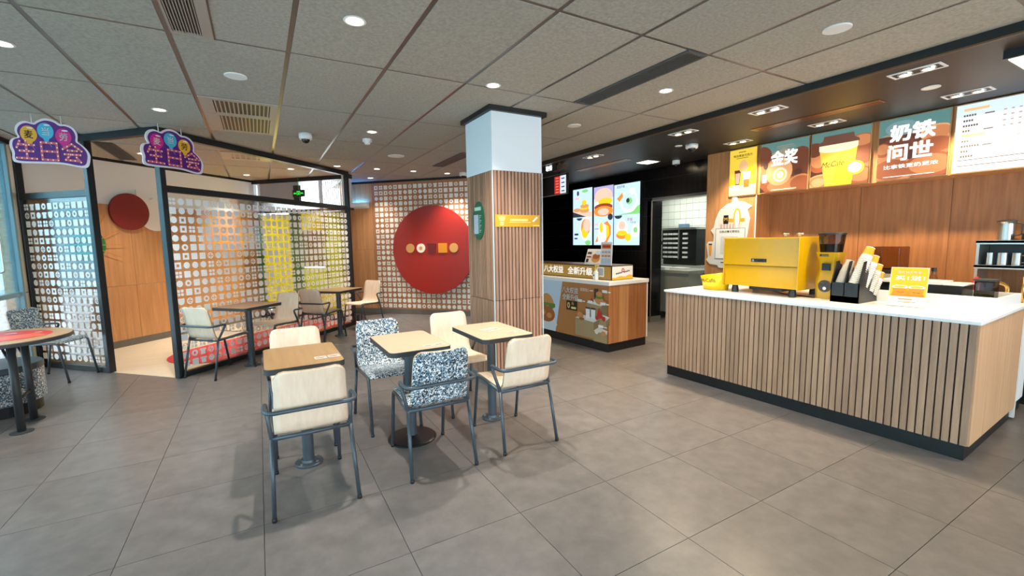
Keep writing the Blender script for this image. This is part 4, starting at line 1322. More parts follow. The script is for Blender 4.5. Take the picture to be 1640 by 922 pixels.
t, pr, w, h = board('white backlit price list at the right edge, fifth from the left', 1.625, .40)
pr.rect(0, 0, w, h, L('lit paper white', (244, 240, 238), .95)).rect(0, h * .82, w, h * .18, L('lit pale blue', (206, 222, 240), .9)).rect(0, h * .70, w, h * .12, L('lit paler blue', (228, 232, 240), .92))
mi = L('lit grey ink', (110, 96, 92), .5); mo = L('lit orange ink', (240, 190, 130), .8)
for c in range(3):
    x = .05 + c * .40
    pr.rect(x, h * .90, .16, .022, mo)
    for r in range(9):
        y = h * (.82 - r * .075)
        if r == 4:
            pr.rect(x, y, .15, .024, mo); continue
        n = R_.randint(3, 7)
        for q in range(n): pr.rect(x + q * .017, y, .012, .017, mi, same=q > 0)
        if r % 3 == 0: pr.rect(x + .135, y, .06, .010, mi, same=True)
        for q in range(3): pr.rect(x + .25 + q * .045, y + .004, .018, .010, L('lit pale ink', (190, 170, 160), .7), same=q > 0)
pr.rect(.04, .05, .9, .006, mi).rect(.04, .10, .5, .007, mi)
pr.build('print', t)

# cut-out ordering sign on the wood panel
qs = thing('ordering_sign', 'white cut-out ordering sign with blank code square behind the espresso machine', 'sign', (XP, 3.84, 1.5))
Mq = Matrix(((0, 0, -1, XP), (-1, 0, 0, 3.84), (0, 1, 0, 1.5), (0, 0, 0, 1)))
outl = [(-.36, -.36), (-.30, -.42), (-.18, -.43), (-.15, -.47), (.24, -.47), (.24, -.1), (.28, .2), (.24, .32), (.30, .36), (.20, .42), (.10, .44), (.08, .52), (.02, .51), (.02, .43), (-.06, .41), (-.17, .33), (-.23, .2), (-.25, .10), (-.30, .06), (-.25, -.0), (-.25, -.10), (-.33, -.10), (-.36, -.14), (-.33, -.32)]
MB().prism(outl, 0.0, 0.008, Mq).build('board', m_white, qs, world=True)
pr = Print((XP - .008, 3.84, 1.5), (0, -1, 0))
pr.disc(0.0, .2, .19, mat('pale pink print', (232, 214, 208), 0.6), .19)
pr.rect(-.11, .16, .32, .05, mat('orange banner print', (238, 160, 50), 0.5)).poly(circ(.10, .22, .055, .13, 16), mat('amber arch print', (236, 176, 40), 0.5)).poly(circ(.10, .20, .035, .12, 16), m_paper)
pr.rect(-.10, .14, .075, .12, m_blackp).text('M', -.062, .205, .045, mat('golden print', (250, 196, 30), 0.5))
for k in range(5): pr.rect(-.14 + k * .045, .07, .02, .07, mat('grey rose print', (196, 170, 164), 0.6), same=k > 0)
pr.rect(-.215, -.34, .44, .42, m_dark).rect(-.21, -.335, .43, .41, m_paper)
pr.text('自助点餐无需排队', .0, .035, .034, m_ink, w=.30, off=.01)
pr.rect(-.13, -.28, .25, .25, mat('light grey blank square', (212, 212, 212), 0.6))
pr.poly([(-.315, -.15), (-.265, -.15), (-.275, -.30), (-.305, -.30)], MATS['orange banner print']).rect(-.318, -.15, .056, .02, m_ink)
pr.rect(-.12, -.40, .05, .015, m_ink).build('print', qs)

# ------------------------------------------------------------------ ordering counter
d0 = Vector((3.828, 4.245)); d1 = Vector((3.716, 5.585))
ud = (d1 - d0).normalized()
nd = Vector((-ud.y, ud.x))           # toward the viewer
LD = 2.7
oc = thing('ordering_counter', 'ordering counter with printed orange front and oak end beyond the pillar', 'counter', (d0.x, d0.y, 0), xdir=ud)
MB().box(0.01, LD, -.745, -.012, .115, .868).build('body', m_woodr, oc)
for k in range(4): MB().box(-.002, .01, -.004 - (k + 1) * .182, -.006 - k * .182, .115, .868).build('end_panel', m_woodr if k != 1 else m_wood, oc)
MB().box(-.004, .016, -.757, -.735, .115, .868).build('edge_strip', m_corian, oc)
MB().box(0.012, LD, -.74, -.01, 0, .115).build('plinth', m_black, oc)
MB().box(-.004, LD, -.012, 0, .115, .868).build('front_panel', mat('ochre print ground', (182, 118, 62), 0.45), oc)
# printed picture on the front: u runs right as the viewer sees it (towards the near corner)
P0 = d0 + ud * 1.75
fo = Vector((P0.x, P0.y, .115)) + Vector((nd.x, nd.y, 0)) * .0005
pr = Print(fo, (-ud.x, -ud.y, 0))
W = 1.75
m_bl = mat('pale blue print', (196, 208, 222), 0.5)
pr.poly([(0, 0), (.70, 0), (.86, .753), (0, .753)], m_bl).poly([(0, 0), (.64, 0), (.74, .10), (.66, .22), (0, .22)], mat('white grey print', (214, 214, 212), 0.5))
m_bun = mat('bun print', (206, 140, 76), 0.5); m_let = mat('lettuce print', (96, 128, 50), 0.5); m_frd = mat('fried crust print', (168, 92, 40), 0.5); m_khakip = mat('khaki print', (168, 144, 104), 0.5)  # khaki is the flat printed front of each block
pr.poly(circ(.50, .36, .17, .19, 20, 0, 180), m_bun).poly([(.30, .36), (.40, .33), (.52, .37), (.62, .32), (.70, .36), (.69, .41), (.3, .41)], m_let).disc(.50, .24, .19, m_frd, .12).disc(.42, .26, .05, m_bun, .04).disc(.56, .22, .06, m_bun, .04)
pr.text('八大权益', 1.02, .64, .085, m_paper, w=.33, off=.02).text('全新升级', 1.03, .54, .085, m_paper, w=.33, off=.02)
pr.rect(.95, .36, .22, .13, m_blackp).text('0', .995, .425, .08, m_py, off=.03).text('元', 1.08, .455, .04, m_py, off=.02).rect(1.05, .38, .10, .03, m_py)
pr.text('超值随心', 1.32, .67, .045, m_paper, w=.17).rect(1.42, .66, .06, .012, m_paper).rect(1.50, .58, .07, .12, mat('dark brown print', (70, 42, 36), 0.5))


def block(x, y, wd, ht, dp):
    pr.poly([(x, y), (x + wd, y), (x + wd, y + ht), (x, y + ht)], m_khakip).poly([(x + wd, y - .0), (x + wd + dp, y + .03), (x + wd + dp, y + ht + .03), (x + wd, y + ht)], mat('olive print', (142, 116, 78), 0.5))
    pr.poly([(x, y + ht), (x + wd * .4, y + ht + .06), (x + wd + dp, y + ht + .03), (x + wd, y + ht - .02)], mat('plinth top print', (226, 218, 204), 0.5))


block(1.36, .30, .27, .2, .1); block(1.52, .22, .2, .1, .06); block(1.14, .03, .36, .24, .1); block(1.50, .0, .24, .14, .01)
pr.disc(1.60, .55, .075, m_bun, .05).disc(1.60, .60, .065, m_let, .03).disc(1.60, .635, .06, m_bun, .035).disc(1.47, .54, .03, mat('tomato print', (188, 44, 36), 0.5)).disc(1.70, .53, .03, m_bun, .025)
for x in (1.36, 1.46): pr.poly([(x, .29), (x + .07, .29), (x + .075, .42), (x - .005, .42)], m_paper).rect(x - .006, .42, .083, .02, mat('dark brown print', (70, 42, 36), 0.5))
pr.disc(1.25, .32, .06, m_bun, .04).disc(1.28, .27, .05, m_frd, .02)
pr.poly([(1.56, .34), (1.60, .46), (1.66, .36), (1.70, .32), (1.54, .31)], MATS['tomato print']).disc(1.57, .32, .03, MATS['tomato print']).disc(1.69, .32, .03, MATS['tomato print'])
for x, y in ((1.20, .50), (1.40, .50), (1.63, .50), (1.66, .66), (1.60, .20)): pr.rect(x, y, .09, .035, m_paper).rect(x + .1, y + .008, .05, .014, m_paper)
pr.disc(1.57, .14, .035, MATS['plinth top print']).disc(1.69, .13, .04, m_bun, .03)
pr.build('print', oc)

wt2 = thing('worktop', 'thick white worktop on the ordering counter beyond the pillar', 'worktop', (d0.x, d0.y, .868), xdir=ud)
MB().box(-.014, LD, -.765, .012, 0, .049).build('slab', m_corian, wt2, bevel=.003)
ZO = .9175
lb = thing('light_box', 'long gold banner box with white lettering on the ordering counter', 'light box', (d0.x, d0.y, ZO), xdir=ud)
MB().box(.11, 2.6, -.58, -.165, 0, .185).build('body', m_blackp, lb)
MB().box(.11, 2.6, -.58, -.165, .185, .192).build('top', mat('brown box top', (70, 52, 36), 0.4), lb)
bo_ = Vector((d0.x, d0.y, ZO)) + Vector((ud.x, ud.y, 0)) * 1.95 + Vector((nd.x, nd.y, 0)) * -.1648
pr = Print(bo_, (-ud.x, -ud.y, 0))
m_goldp = lit('gold banner', (186, 146, 62), .35)
pr.rect(0.0, .008, 1.83, .17, m_goldp).text('八大权益', .66, .105, .105, lit('banner white', (250, 246, 236), .6), w=.45, off=.03).text('全新升级', 1.24, .10, .105, lit('banner white', (250, 246, 236), .6), w=.50, off=.03)
pr.rect(1.58, .04, .13, .13, m_paper, .008).rect(1.595, .055, .10, .10, mat('grey blank square', (170, 174, 180), 0.6))
pr.build('print', lb)
eo = Vector((d0.x, d0.y, ZO)) + Vector((ud.x, ud.y, 0)) * .1095 + Vector((nd.x, nd.y, 0)) * -.175
pr = Print(eo, (-nd.x, -nd.y, 0))
pr.rect(0.0, .005, .40, .175, m_paper).poly([(0, .005), (.4, .005), (.4, .055), (.32, .06), (.25, .04), (.15, .05), (.06, .03), (0, .035)], mat('golden hill print', (232, 178, 50), 0.5))
pr.disc(.205, .125, .028, mat('logo red print', (186, 50, 40), 0.5)).disc(.205, .125, .014, m_paper)
for k in range(4): pr.rect(.07 + k * .03, .075 + k * .004, .022, .018, mat('navy print', (40, 48, 84), 0.5), same=k > 0)
for k in range(4): pr.rect(.22 + k * .03, .093 + k * .004, .022, .018, MATS['navy print'], same=k > 0)
pr.build('print', lb)


def lw(x, y, z): return Vector((d0.x, d0.y, z)) + Vector((ud.x, ud.y, 0)) * x + Vector((nd.x, nd.y, 0)) * y


def stand(label, x, y, wd, hg, lean, draw):
    b = lw(x, y, ZO + .1925)
    t = thing('acrylic_stand', label, 'sign', tuple(b))
    u = Vector((-ud.x, -ud.y, 0)); v = (Vector((0, 0, 1)) - Vector((nd.x, nd.y, 0)) * lean).normalized()
    nn = u.cross(v)
    mb = MB(); mb.add([b + u * i + v * j - nn * c for c in (0.0, .008) for i, j in ((0, 0), (wd, 0), (wd, hg), (0, hg))], [(0, 1, 2, 3), (7, 6, 5, 4), (0, 4, 5, 1), (1, 5, 6, 2), (2, 6, 7, 3), (3, 7, 4, 0)])
    mb.build('card', m_paper, t, world=True)
    pr = Print(b, u, v); draw(pr); pr.build('print', t)
    mb = MB(); q = b - nn * .008
    mb.add([q, q + u * wd, q + u * wd - Vector((nd.x, nd.y, 0)) * .07, q - Vector((nd.x, nd.y, 0)) * .07], [(0, 1, 2, 3)]); mb.build('foot', m_glass, t, world=True)


def drawa(pr):
    pr.rect(.01, .01, .29, .20, mat('blush print', (236, 220, 206), 0.5)).disc(.2, .08, .08, m_bun, .05).disc(.2, .12, .07, m_frd, .04).rect(.02, .15, .08, .03, m_ink).rect(.02, .10, .09, .02, MATS['tomato print']).rect(.02, .03, .05, .05, m_ink)
    pr.disc(.22, .17, .05, m_bl, .03)


def drawb(pr):
    pr.rect(.008, .01, .184, .29, mat('rose paper print', (232, 226, 226), 0.5)).rect(.02, .22, .16, .06, m_bun).rect(.03, .235, .14, .03, MATS['tomato print'])
    for k in range(3): pr.rect(.02 + k * .057, .16, .045, .03, MATS['grey rose print']).rect(.02 + k * .057, .11, .045, .025, m_bun).rect(.02 + k * .057, .03, .045, .06, m_bl)


stand('white tilted menu card stand on the gold banner box, left one', .70, -.24, .31, .225, .35, drawa)
stand('taller white price card stand on the gold banner box, right one', .385, -.24, .20, .31, .05, drawb)
q = lw(.33, -.10, ZO)
sa = thing('pump_bottle', 'clear pump bottle with yellow top in front of the gold banner box', 'bottle', tuple(q))
MB().lathe([(.032, .001), (.034, .01), (.034, .10), (.014, .125), (.014, .135)], 20, Matrix.Translation(q)).build('body', mat('milky bottle', (222, 226, 230), 0.3), sa, world=True)
MB().lathe([(.016, .135), (.016, .155), (.006, .158), (.006, .185)], 14, Matrix.Translation(q)).box(-.01, .01, -.05, .012, .185, .198, Matrix.Translation(q)).build('pump', mat('pale yellow plastic', (232, 206, 110), 0.4), sa, world=True)
pr = Print(q + Vector((-.0346, .02, .03)), (0, -1, 0)); pr.rect(0, 0, .04, .05, m_paper).rect(.008, .02, .024, .024, MATS['navy print']); pr.build('label', sa)

# ------------------------------------------------------------------ three menu screens on the black tiles
XS = 5.83
LS = 1.0
sky = lit('screen pale blue', (194, 222, 242), LS)
sw, sg, so_, sbn, ssk, srd, sye, sdk, spk, slv = (lit('screen white', (240, 244, 248), LS), lit('screen green', (130, 204, 120), LS), lit('screen orange', (226, 140, 60), LS), lit('screen bun', (214, 150, 96), LS), lit('screen peach', (236, 196, 176), LS),
                                   lit('screen meat', (150, 66, 44), LS), lit('screen yellow', (246, 204, 40), LS), lit('screen dark', (50, 56, 66), LS), lit('screen pink', (240, 190, 200), LS), lit('screen lilac', (176, 170, 214), LS))
for k, (y1, y0, lab) in enumerate(((7.585, 6.965, 'left lit menu screen with two breakfast pictures on the black wall'), (6.915, 6.36, 'middle lit menu screen with a large burger picture'), (6.34, 5.69, 'right lit menu screen with bowl and sandwich pictures'))):
    z0, z1 = 1.345, (2.49, 2.47, 2.45)[k]
    t = thing('menu_screen', lab, 'screen', (XS, (y0 + y1) / 2, z0))
    MB().box(XS, XB, y0 - .018, y1 + .018, z0 - .015, z1 + .015).build('housing', m_blackp, t, world=True)
    pr = Print((XS, y1, z0), (0, -1, 0))
    w, h = y1 - y0, z1 - z0
    hm = h * .5
    pr.rect(0, 0, w, h, sky)
    if k == 0:
        pr.poly([(0, h * .63), (w, h * .58), (w, hm), (0, hm)], ssk).poly([(0, h * .6), (w * .7, hm), (w, hm), (0, hm)], sdk).disc(.38, .70, .15, sbn, .045).disc(.38, .75, .14, sye, .035).disc(.38, .79, .14, sbn, .04).disc(.37, .86, .08, sye, .05).disc(.14, .72, .12, sbn, .04)
        pr.disc(.17, 1.06, .035, sdk, .05).disc(.4, 1.09, .1, sg, .03).rect(.06, .93, .16, .05, spk).disc(.22, hm - .02, .09, sdk, .05, a0=180, a1=360)
        pr.disc(.42, .33, .18, sw, .24).disc(.42, .36, .15, sbn, .17).disc(.40, .26, .10, sye, .12).disc(.47, .40, .12, ssk, .13).rect(.06, .20, .13, .04, sdk).rect(.06, .12, .10, .03, sdk).disc(.5, .05, .09, sg, .05)
    elif k == 1:
        pr.rect(0, h * .8, w, h * .2, slv).rect(0, hm, w, h * .14, ssk).disc(.28, .95, .25, ssk, .14).poly([(.03, .82), (.53, .82), (.53, .93), (.03, .93)], ssk).disc(.28, .80, .26, sw, .06).disc(.33, .83, .2, sye, .07).disc(.28, .73, .26, srd, .07).disc(.28, .65, .27, so_, .10).disc(.28, .64, .16, ssk, .07)
        pr.disc(.48, hm - .03, .07, sdk, .06).poly([(.10, .04), (.28, .04), (.28, .40), (.20, .46), (.13, .30)], sw).poly([(.30, .05), (.40, .05), (.50, .20), (.50, .36), (.40, .46), (.30, .42)], so_).poly([(.33, .08), (.46, .2), (.44, .36), (.34, .40)], sye).poly([(.30, .05), (.37, .1), (.37, .38), (.29, .42)], sw).disc(.23, .34, .05, sye, .10).poly([(.06, .06), (.14, .06), (.12, .18)], so_).rect(.04, .38, .10, .04, spk).rect(.04, .30, .12, .03, slv)
    else:
        pr.poly([(0, hm), (w, hm), (w, h * .64), (.35, h * .52)], sg).disc(.38, .78, .22, sw, .2).disc(.38, .80, .18, sky, .16).disc(.39, .79, .08, sg, .06).disc(.36, .80, .04, sdk, .04).disc(.47, .96, .07, sw, .06).poly([(.08, .85), (.22, .95), (.24, .88), (.15, .79)], so_).text('超值早餐', .18, 1.06, .05, sdk, w=.2)
        pr.disc(.12, hm - .01, .1, sdk, .06, a0=180, a1=360).disc(.22, .30, .15, sw, .16).disc(.22, .36, .09, ssk, .08).disc(.22, .18, .15, so_, .07).disc(.22, .22, .13, sye, .05).disc(.38, .14, .08, sye, .07).disc(.56, .26, .10, sw, .12).disc(.56, .27, .05, sg, .05).text('OJBK'[0:0] or '早餐', .42, .46, .06, srd, w=.14).text('下午茶', .50, .40, .04, sdk, w=.15)
    pr.build('picture', t)

# order monitor and pickup sign under the soffit edge
tv = thing('order_monitor', 'black hanging order monitor with a red and white column beside the pillar', 'screen', (4.6, 6.8, 2.23))
MB().box(4.6, 4.65, 6.17, 7.4, 2.24, 2.585).build('housing', m_blackp, tv, world=True)
MB().box(4.595, 4.602, 6.17, 7.4, 2.575, 2.59).box(4.595, 4.602, 6.17, 7.4, 2.235, 2.25).build('bezel_strip', m_stain, tv, world=True)
for y in (6.4, 7.1): MB().box(4.62, 4.64, y, y + .03, 2.585, SOF).build('bracket', m_blackp, tv, world=True)
pr = Print((4.6, 7.38, 2.255), (0, -1, 0))
pr.rect(.86, .0, .17, .30, lit('monitor red', (196, 40, 30), .8)).rect(1.03, .0, .17, .30, lit('monitor white', (214, 224, 240), .9))
for k in range(6): pr.rect(.90, .02 + k * .048, .09, .018, lit('monitor pink', (230, 130, 110), .8), same=k > 0)
for k in range(4): pr.rect(1.07, .03 + k * .07, .09, .02, sdk, same=k > 0)
pr.build('picture', tv)
ps = thing('pickup_sign', 'small black sign with glowing white characters under the soffit edge', 'sign', (4.08, 5.82, 2.5))
MB().box(4.06, 4.10, 5.70, 6.08, 2.52, SOF).build('box', m_blackp, ps, world=True)
pr = Print((4.06, 6.06, 2.525), (0, -1, 0)); pr.text('取餐', .16, .055, .075, lit('sign glow', (255, 255, 255), 1.6), w=.17, off=.03); pr.build('lettering', ps)
sp_ = thing('wall_speaker', 'small brown box speaker beside the glowing pickup sign', 'speaker', (4.1, 5.6, 2.52))
MB().box(4.06, 4.16, 5.55, 5.69, 2.525, 2.60).build('body', mat('brown speaker cloth', (74, 60, 50), 0.8), sp_, world=True)
MB().box(4.09, 4.13, 5.60, 5.64, 2.60, SOF).build('bracket', m_blackp, sp_, world=True)
pb = thing('pendant_box', 'black hanging light box with cream underside at the top right corner', 'light box', (4.4, .6, 2.45))
MB().box(4.28, 4.9, .05, 1.03, 2.575, SOF).build('body', m_black, pb, world=True)
MB().box(4.30, 4.88, .07, 1.01, 2.569, 2.576).build('diffuser', mat('cream diffuser', (250, 238, 208), 0.5, emit=.8), pb, world=True)

# ------------------------------------------------------------------ kitchen
kl = thing('ceiling_light', 'white light panel on the kitchen ceiling behind the doorway', 'lamp', (6.9, 5.3, 2.28))
MB().box(6.4, 7.4, 4.5, 6.6, 2.27, 2.3).build('panel', mat('kitchen light panel', (250, 252, 244), 0.5, emit=3.2), kl, world=True)
fr = thing('kitchen_counter', 'stainless refrigerated counter on castors inside the kitchen doorway', 'counter', (6.75, 5.6, 0))
MB().box(6.42, 7.1, 5.12, 6.2, .12, .84).build('body', mat('dull steel front', (176, 182, 172), 0.4, metal=.25), fr, world=True)
MB().box(6.38, 7.14, 5.08, 6.24, .84, .89).build('top', MATS['dull steel front'], fr, world=True)
for x in (6.5, 7.0):
    for y in (5.2, 6.1): MB().lathe([(.035, -.02), (.035, .02)], 14, Matrix.Translation((x, y, .036)) @ Matrix.Rotation(PI / 2, 4, 'X')).box(-.015, .015, -.015, .015, .03, .1, Matrix.Translation((x, y, .02))).build('castor', m_blackp, fr, world=True)
for k, (x, y, lab) in enumerate(((6.6, 5.85, 'left white tray on the kitchen counter'), (6.6, 5.45, 'right white tray on the kitchen counter'))):
    tag(MB().prism(rrect(.22, .3, .03, 3, x, y), .8905, .93).build('food_tray', m_wplast), lab, 'tray', 'trays on the kitchen counter')
rk = thing('warming_rack', 'black warming rack with rows of white boxes on the kitchen wall', 'rack', (7.4, 5.95, 1.0))
MB().box(7.2, 7.58, 5.58, 6.40, 1.04, 1.62).build('body', m_blackp, rk, world=True)
MB().box(7.18, 7.2, 5.97, 5.99, 1.04, 1.64).build('divider', m_stain, rk, world=True)
MB().box(7.14, 7.58, 5.56, 6.42, 1.62, 1.66).build('top', m_stain, rk, world=True)
for r in range(6):
    for c in range(4):
        y = 6.29 - c * .125 - (.10 if c == 3 else 0)
        if c == 3 and r % 1: continue
        MB().prism(rrect(.06, .10, .02, 3, 7.175, y), 1.07 + r * .09, 1.105 + r * .09).build('box', m_wplast, rk, world=True)
kt = thing('prep_table', 'stainless prep table under the warming rack', 'table', (7.3, 5.6, 0))
MB().box(7.16, 7.58, 5.0, 6.5, .88, .93).build('top', MATS['dull steel front'], kt, world=True)
for y in (5.05, 6.4): MB().box(7.16, 7.2, y, y + .04, 0, .88).build('leg', m_stain, kt, world=True)
MB().box(7.2, 7.56, 5.1, 6.4, .35, .39).build('shelf', m_stain, kt, world=True)
gl = tag(MB().box(7.22, 7.58, 5.60, 6.38, .9305, 1.04).build('griddle', mat('dark steel', (60, 60, 58), 0.35, metal=0.7)), 'dark steel griddle between prep table and warming rack', 'griddle')
ut = thing('utensil_rail', 'steel rail of hanging utensils at the left of the kitchen wall', 'rail', (7.55, 6.6, 1.5))
mb = MB(); mb.tube([(7.55, 6.42, 1.52), (7.55, 7.1, 1.52)], .012, 8); mb.build('rail', m_stain, ut, world=True)
for k in range(6):
    y = 6.46 + k * .11
    mb = MB(); mb.tube([(7.54, y, 1.52), (7.53, y, 1.38)], .007, 6); mb.sphere((7.52, y, 1.36), .036, 10, 8, (.6, 1, 1.1)); mb.build('utensil', m_stain if k % 2 else m_dark, ut, world=True)
tag(MB().box(7.585, 7.598, 6.16, 6.30, 1.68, 1.84).build('notice_sheet', m_paper), 'white sheet on the kitchen tiles above the warming rack', 'notice')
tag(MB().box(7.5, 7.598, 6.06, 6.25, 1.665, 1.74).build('blue_box', mat('blue grey card', (96, 124, 150), 0.6)), 'blue grey box on top of the warming rack', 'box')
bgk = thing('bag_bin', 'grey bin with white bag beside the kitchen counter', 'bin', (6.75, 4.85, 0))
MB().lathe([(.15, 0), (.18, .5), (.185, .52)], 20, Matrix.Translation((6.75, 4.83, 0))).build('bin', m_dark, bgk, world=True)
MB().lathe([(.19, .44), (.195, .56), (.12, .68), (.03, .70)], 16, Matrix.Translation((6.75, 4.83, 0))).build('bag', m_wplast, bgk, world=True)

# ------------------------------------------------------------------ birthday signs on rods from the ceiling


def birthday(label, c, u, order, wd=.76, sq=1.0):
    u = Vector((u[0], u[1], 0)).normalized()
    t = thing('birthday_sign', label, 'sign', tuple(c))
    s = wd / 1.24
    n = u.cross(Vector((0, 0, 1)))
    M = Matrix(((u.x * sq, 0, n.x, c[0]), (u.y * sq, 0, n.y, c[1]), (0, 1, 0, c[2]), (0, 0, 0, 1)))
    raw = [(-.60, -.30), (-.56, -.36), (-.2, -.345), (.15, -.33), (.45, -.385), (.56, -.37), (.60, -.28), (.62, -.12), (.50, .02), (.42, .06), (.45, .18), (.40, .30), (.28, .35), (.18, .33), (.10, .40), (-.05, .42), (-.17, .36), (-.22, .31), (-.36, .35), (-.48, .28), (-.52, .16), (-.46, .06), (-.58, .04), (-.62, -.08), (-.58, -.2)]
    # smooth the outline
    for _ in range(2):
        q = []
        for i in range(len(raw)):
            a, b = Vector(raw[i]), Vector(raw[(i + 1) % len(raw)])
            q += [tuple(a * .75 + b * .25), tuple(a * .25 + b * .75)]
        raw = q
    out = [(x * s, y * s) for x, y in raw]
    MB().prism(out, 0, .012, M).build('board', mat('white foam board', (224, 220, 228), 0.5), t, world=True)
    mp_ = mat('violet print', (92, 34, 128), 0.45)
    pr = Print(Vector(c) + n * .012, u)
    pr.u = pr.u * sq
    pr.poly([(x * s * .93, y * s * .91) for x, y in raw], mp_)
    cols = {'y': mat('amber balloon print', (232, 176, 52), 0.45), 'b': mat('sky balloon print', (70, 180, 214), 0.45), 'p': mat('magenta balloon print', (206, 40, 138), 0.45)}
    for k, (ch_, col) in enumerate(zip('麦当劳', order)):
        bx, by = ((-.31, .13), (-.05, .20), (.22, .13))[k]
        pr.poly([((bx + .125 * math.cos(a)) * s, (by + .135 * math.sin(a) - (.05 if 250 < math.degrees(a) < 290 else 0)) * s) for a in [i * PI / 16 for i in range(32)]], cols[col])
        pr.disc((bx + .03) * s, (by + .10) * s, .05 * s, m_paper, .012 * s)
        pr.text(ch_, bx * s, (by - .005) * s, .13 * s, m_ink if col == 'y' else m_paper, off=.012)
        pr.poly([((bx + .02) * s, (by - .17) * s), ((bx + .028) * s, (by - .17) * s), ((bx + .075) * s, (by - .26) * s), ((bx + .067) * s, (by - .26) * s)], cols['b'] if col == 'b' else mat('lilac line print', (170, 130, 190), 0.5))
    ms = mat('rose marquee print', (206, 96, 120), 0.45)
    mbulb = mat('cream bulb print', (255, 232, 190), 0.4)
    # marquee strokes of 生日会 in a 1 x 1 cell each
    st = ([((.22, .98), (.05, .62)), ((.15, .80), (.92, .80)), ((.52, 1.0), (.52, .05)), ((.18, .45), (.85, .45)), ((.0, .05), (1.0, .05))],
          [((.1, .98), (.9, .98)), ((.1, .98), (.1, .03)), ((.9, .98), (.9, .03)), ((.1, .5), (.9, .5)), ((.1, .03), (.9, .03))],
          [((.5, 1.0), (.0, .68)), ((.5, 1.0), (1.0, .62)), ((.25, .62), (.75, .62)), ((.08, .40), (.92, .40)), ((.40, .40), (.12, .08)), ((.12, .08), (.85, .05)), ((.70, .25), (.92, -.02))])
    for k, strokes in enumerate(st):
        x0, y0 = (-.52 + k * .355), -.29
        cw_, chh = .30, .30
        for (ax_, ay), (bx, by) in strokes:
            a = Vector((x0 + ax_ * cw_, y0 + ay * chh)) * s; b = Vector((x0 + bx * cw_, y0 + by * chh)) * s
            d = (b - a).normalized(); nn = Vector((-d.y, d.x)) * .019 * s
            a2, b2 = a - d * .012 * s, b + d * .012 * s
            pr.poly([tuple(a2 - nn), tuple(b2 - nn), tuple(b2 + nn), tuple(a2 + nn)], ms)
            N = max(2, int((b - a).length / (.062 * s)) + 1)
            for i in range(N):
                p = a.lerp(b, i / (N - 1)); pr.poly(circ(p.x, p.y, .0125 * s, n=8), mbulb, same=i > 0)
    pr.build('print', t)
    for sx in (-.25, .2):
        mb = MB(); b = M @ Vector((sx * s, .22 * s, .004)); mb.tube([b, Vector((b.x, b.y, H))], .004, 6); mb.build('hanging_rod', m_white, t, world=True)


birthday('violet hanging birthday sign at the far left, amber balloon first', (-1.632, 5.86, 2.43), (1, .06), 'ybp', .68, .80)
birthday('violet hanging birthday sign above the booth doorway post, pink balloon first', (-.715, 5.90, 2.445), (D, D), 'pby', .66)

# ------------------------------------------------------------------ things on the ceiling


def downlight(x, y, label, on=True, z=H - .006, watts=None, group='round recessed downlights'):
    t = thing('downlight', label, 'lamp', (x, y, z), group=group)
    MB().lathe([(.058, 0), (.062, -.004), (.05, -.007), (.043, -.002)], 28, cap0=False, cap1=False).build('ring', m_wplast, t)
    MB().lathe([(.045, -.001), (.001, -.003)], 24, cap0=False, cap1=False).build('lens', m_lamp if on else m_lampoff, t)
    if on: spot(t, 'bulb', (0, 0, -.02), watts or DOWN_W, WHITE, 100, 1.0, .035)


for x, y, lab in ((.551, 2.701, 'bright round downlight at the top centre above the tan table'), (1.714, 3.266, 'round downlight just in front of the pillar top'), (3.067, 2.72, 'round downlight beyond the long linear grille'),
                  (-.70, 5.21, 'round downlight between the two birthday signs'), (1.19, 5.21, 'round downlight behind the white ceiling camera'), (1.184, 7.71, 'round downlight nearest the booth corner post'),
                  (1.816, 7.73, 'round downlight second right of the booth corner post'), (2.44, 7.72, 'round downlight third right of the booth corner post'), (3.07, 7.72, 'round downlight left of the pillar by the far camera'),
                  (1.95, 8.85, 'round downlight close to the wooden angled wall'), (-.1, 9.30, 'round downlight inside the booth near the window'), (-1.27, 3.97, 'round downlight at the left edge of the ceiling')):
    downlight(x, y, lab, watts=60 if (x, y) in ((1.95, 8.85), (1.184, 7.71), (1.816, 7.73), (2.44, 7.72), (1.19, 5.21)) else None)
downlight(.55, 8.3, 'round downlight inside the booth over the play mat', watts=260)
downlight(-1.27, 7.72, 'round downlight inside the booth by the doorway', watts=110)


def speaker_disc(x, y, label, r=.075, z=H - .006):
    t = thing('ceiling_speaker', label, 'speaker', (x, y, z))
    MB().lathe([(r, 0), (r, -.006), (r - .006, -.008)], 32, cap0=False, cap1=False).build('rim', m_wplast, t)
    MB().lathe([(r - .006, -.007), (.001, -.008)], 32, cap0=False, cap1=False).build('grille', m_white, t)


speaker_disc(-.062, 3.957, 'small white round disc on the ceiling by the slotted vents')
speaker_disc(3.109, 1.463, 'white round disc on the ceiling at the top right')
speaker_disc(1.804, 6.48, 'wide white round ceiling speaker left of the pillar', .115)
speaker_disc(3.079, 3.985, 'white round disc on the ceiling right of the pillar')
speaker_disc(4.767, 1.538, 'white round disc on the dark soffit between twin spots', .06, SOF)
speaker_disc(4.74, 3.98, 'small round disc on the dark soffit near the dome camera', .045, SOF)


def dome(x, y, z, label, r=.07, down=.065):
    t = thing('dome_camera', label, 'camera', (x, y, z))
    mb = MB(); mb.smooth = True
    mb.lathe([(r, 0), (r, -down * .7), (r * .9, -down), (r * .65, -down)], 28); mb.build('housing', m_wplast, t)
    MB().sphere((0, 0, -down), r * .62, 18, 10).build('dome', mat('smoked dome', (20, 20, 22), 0.08), t)


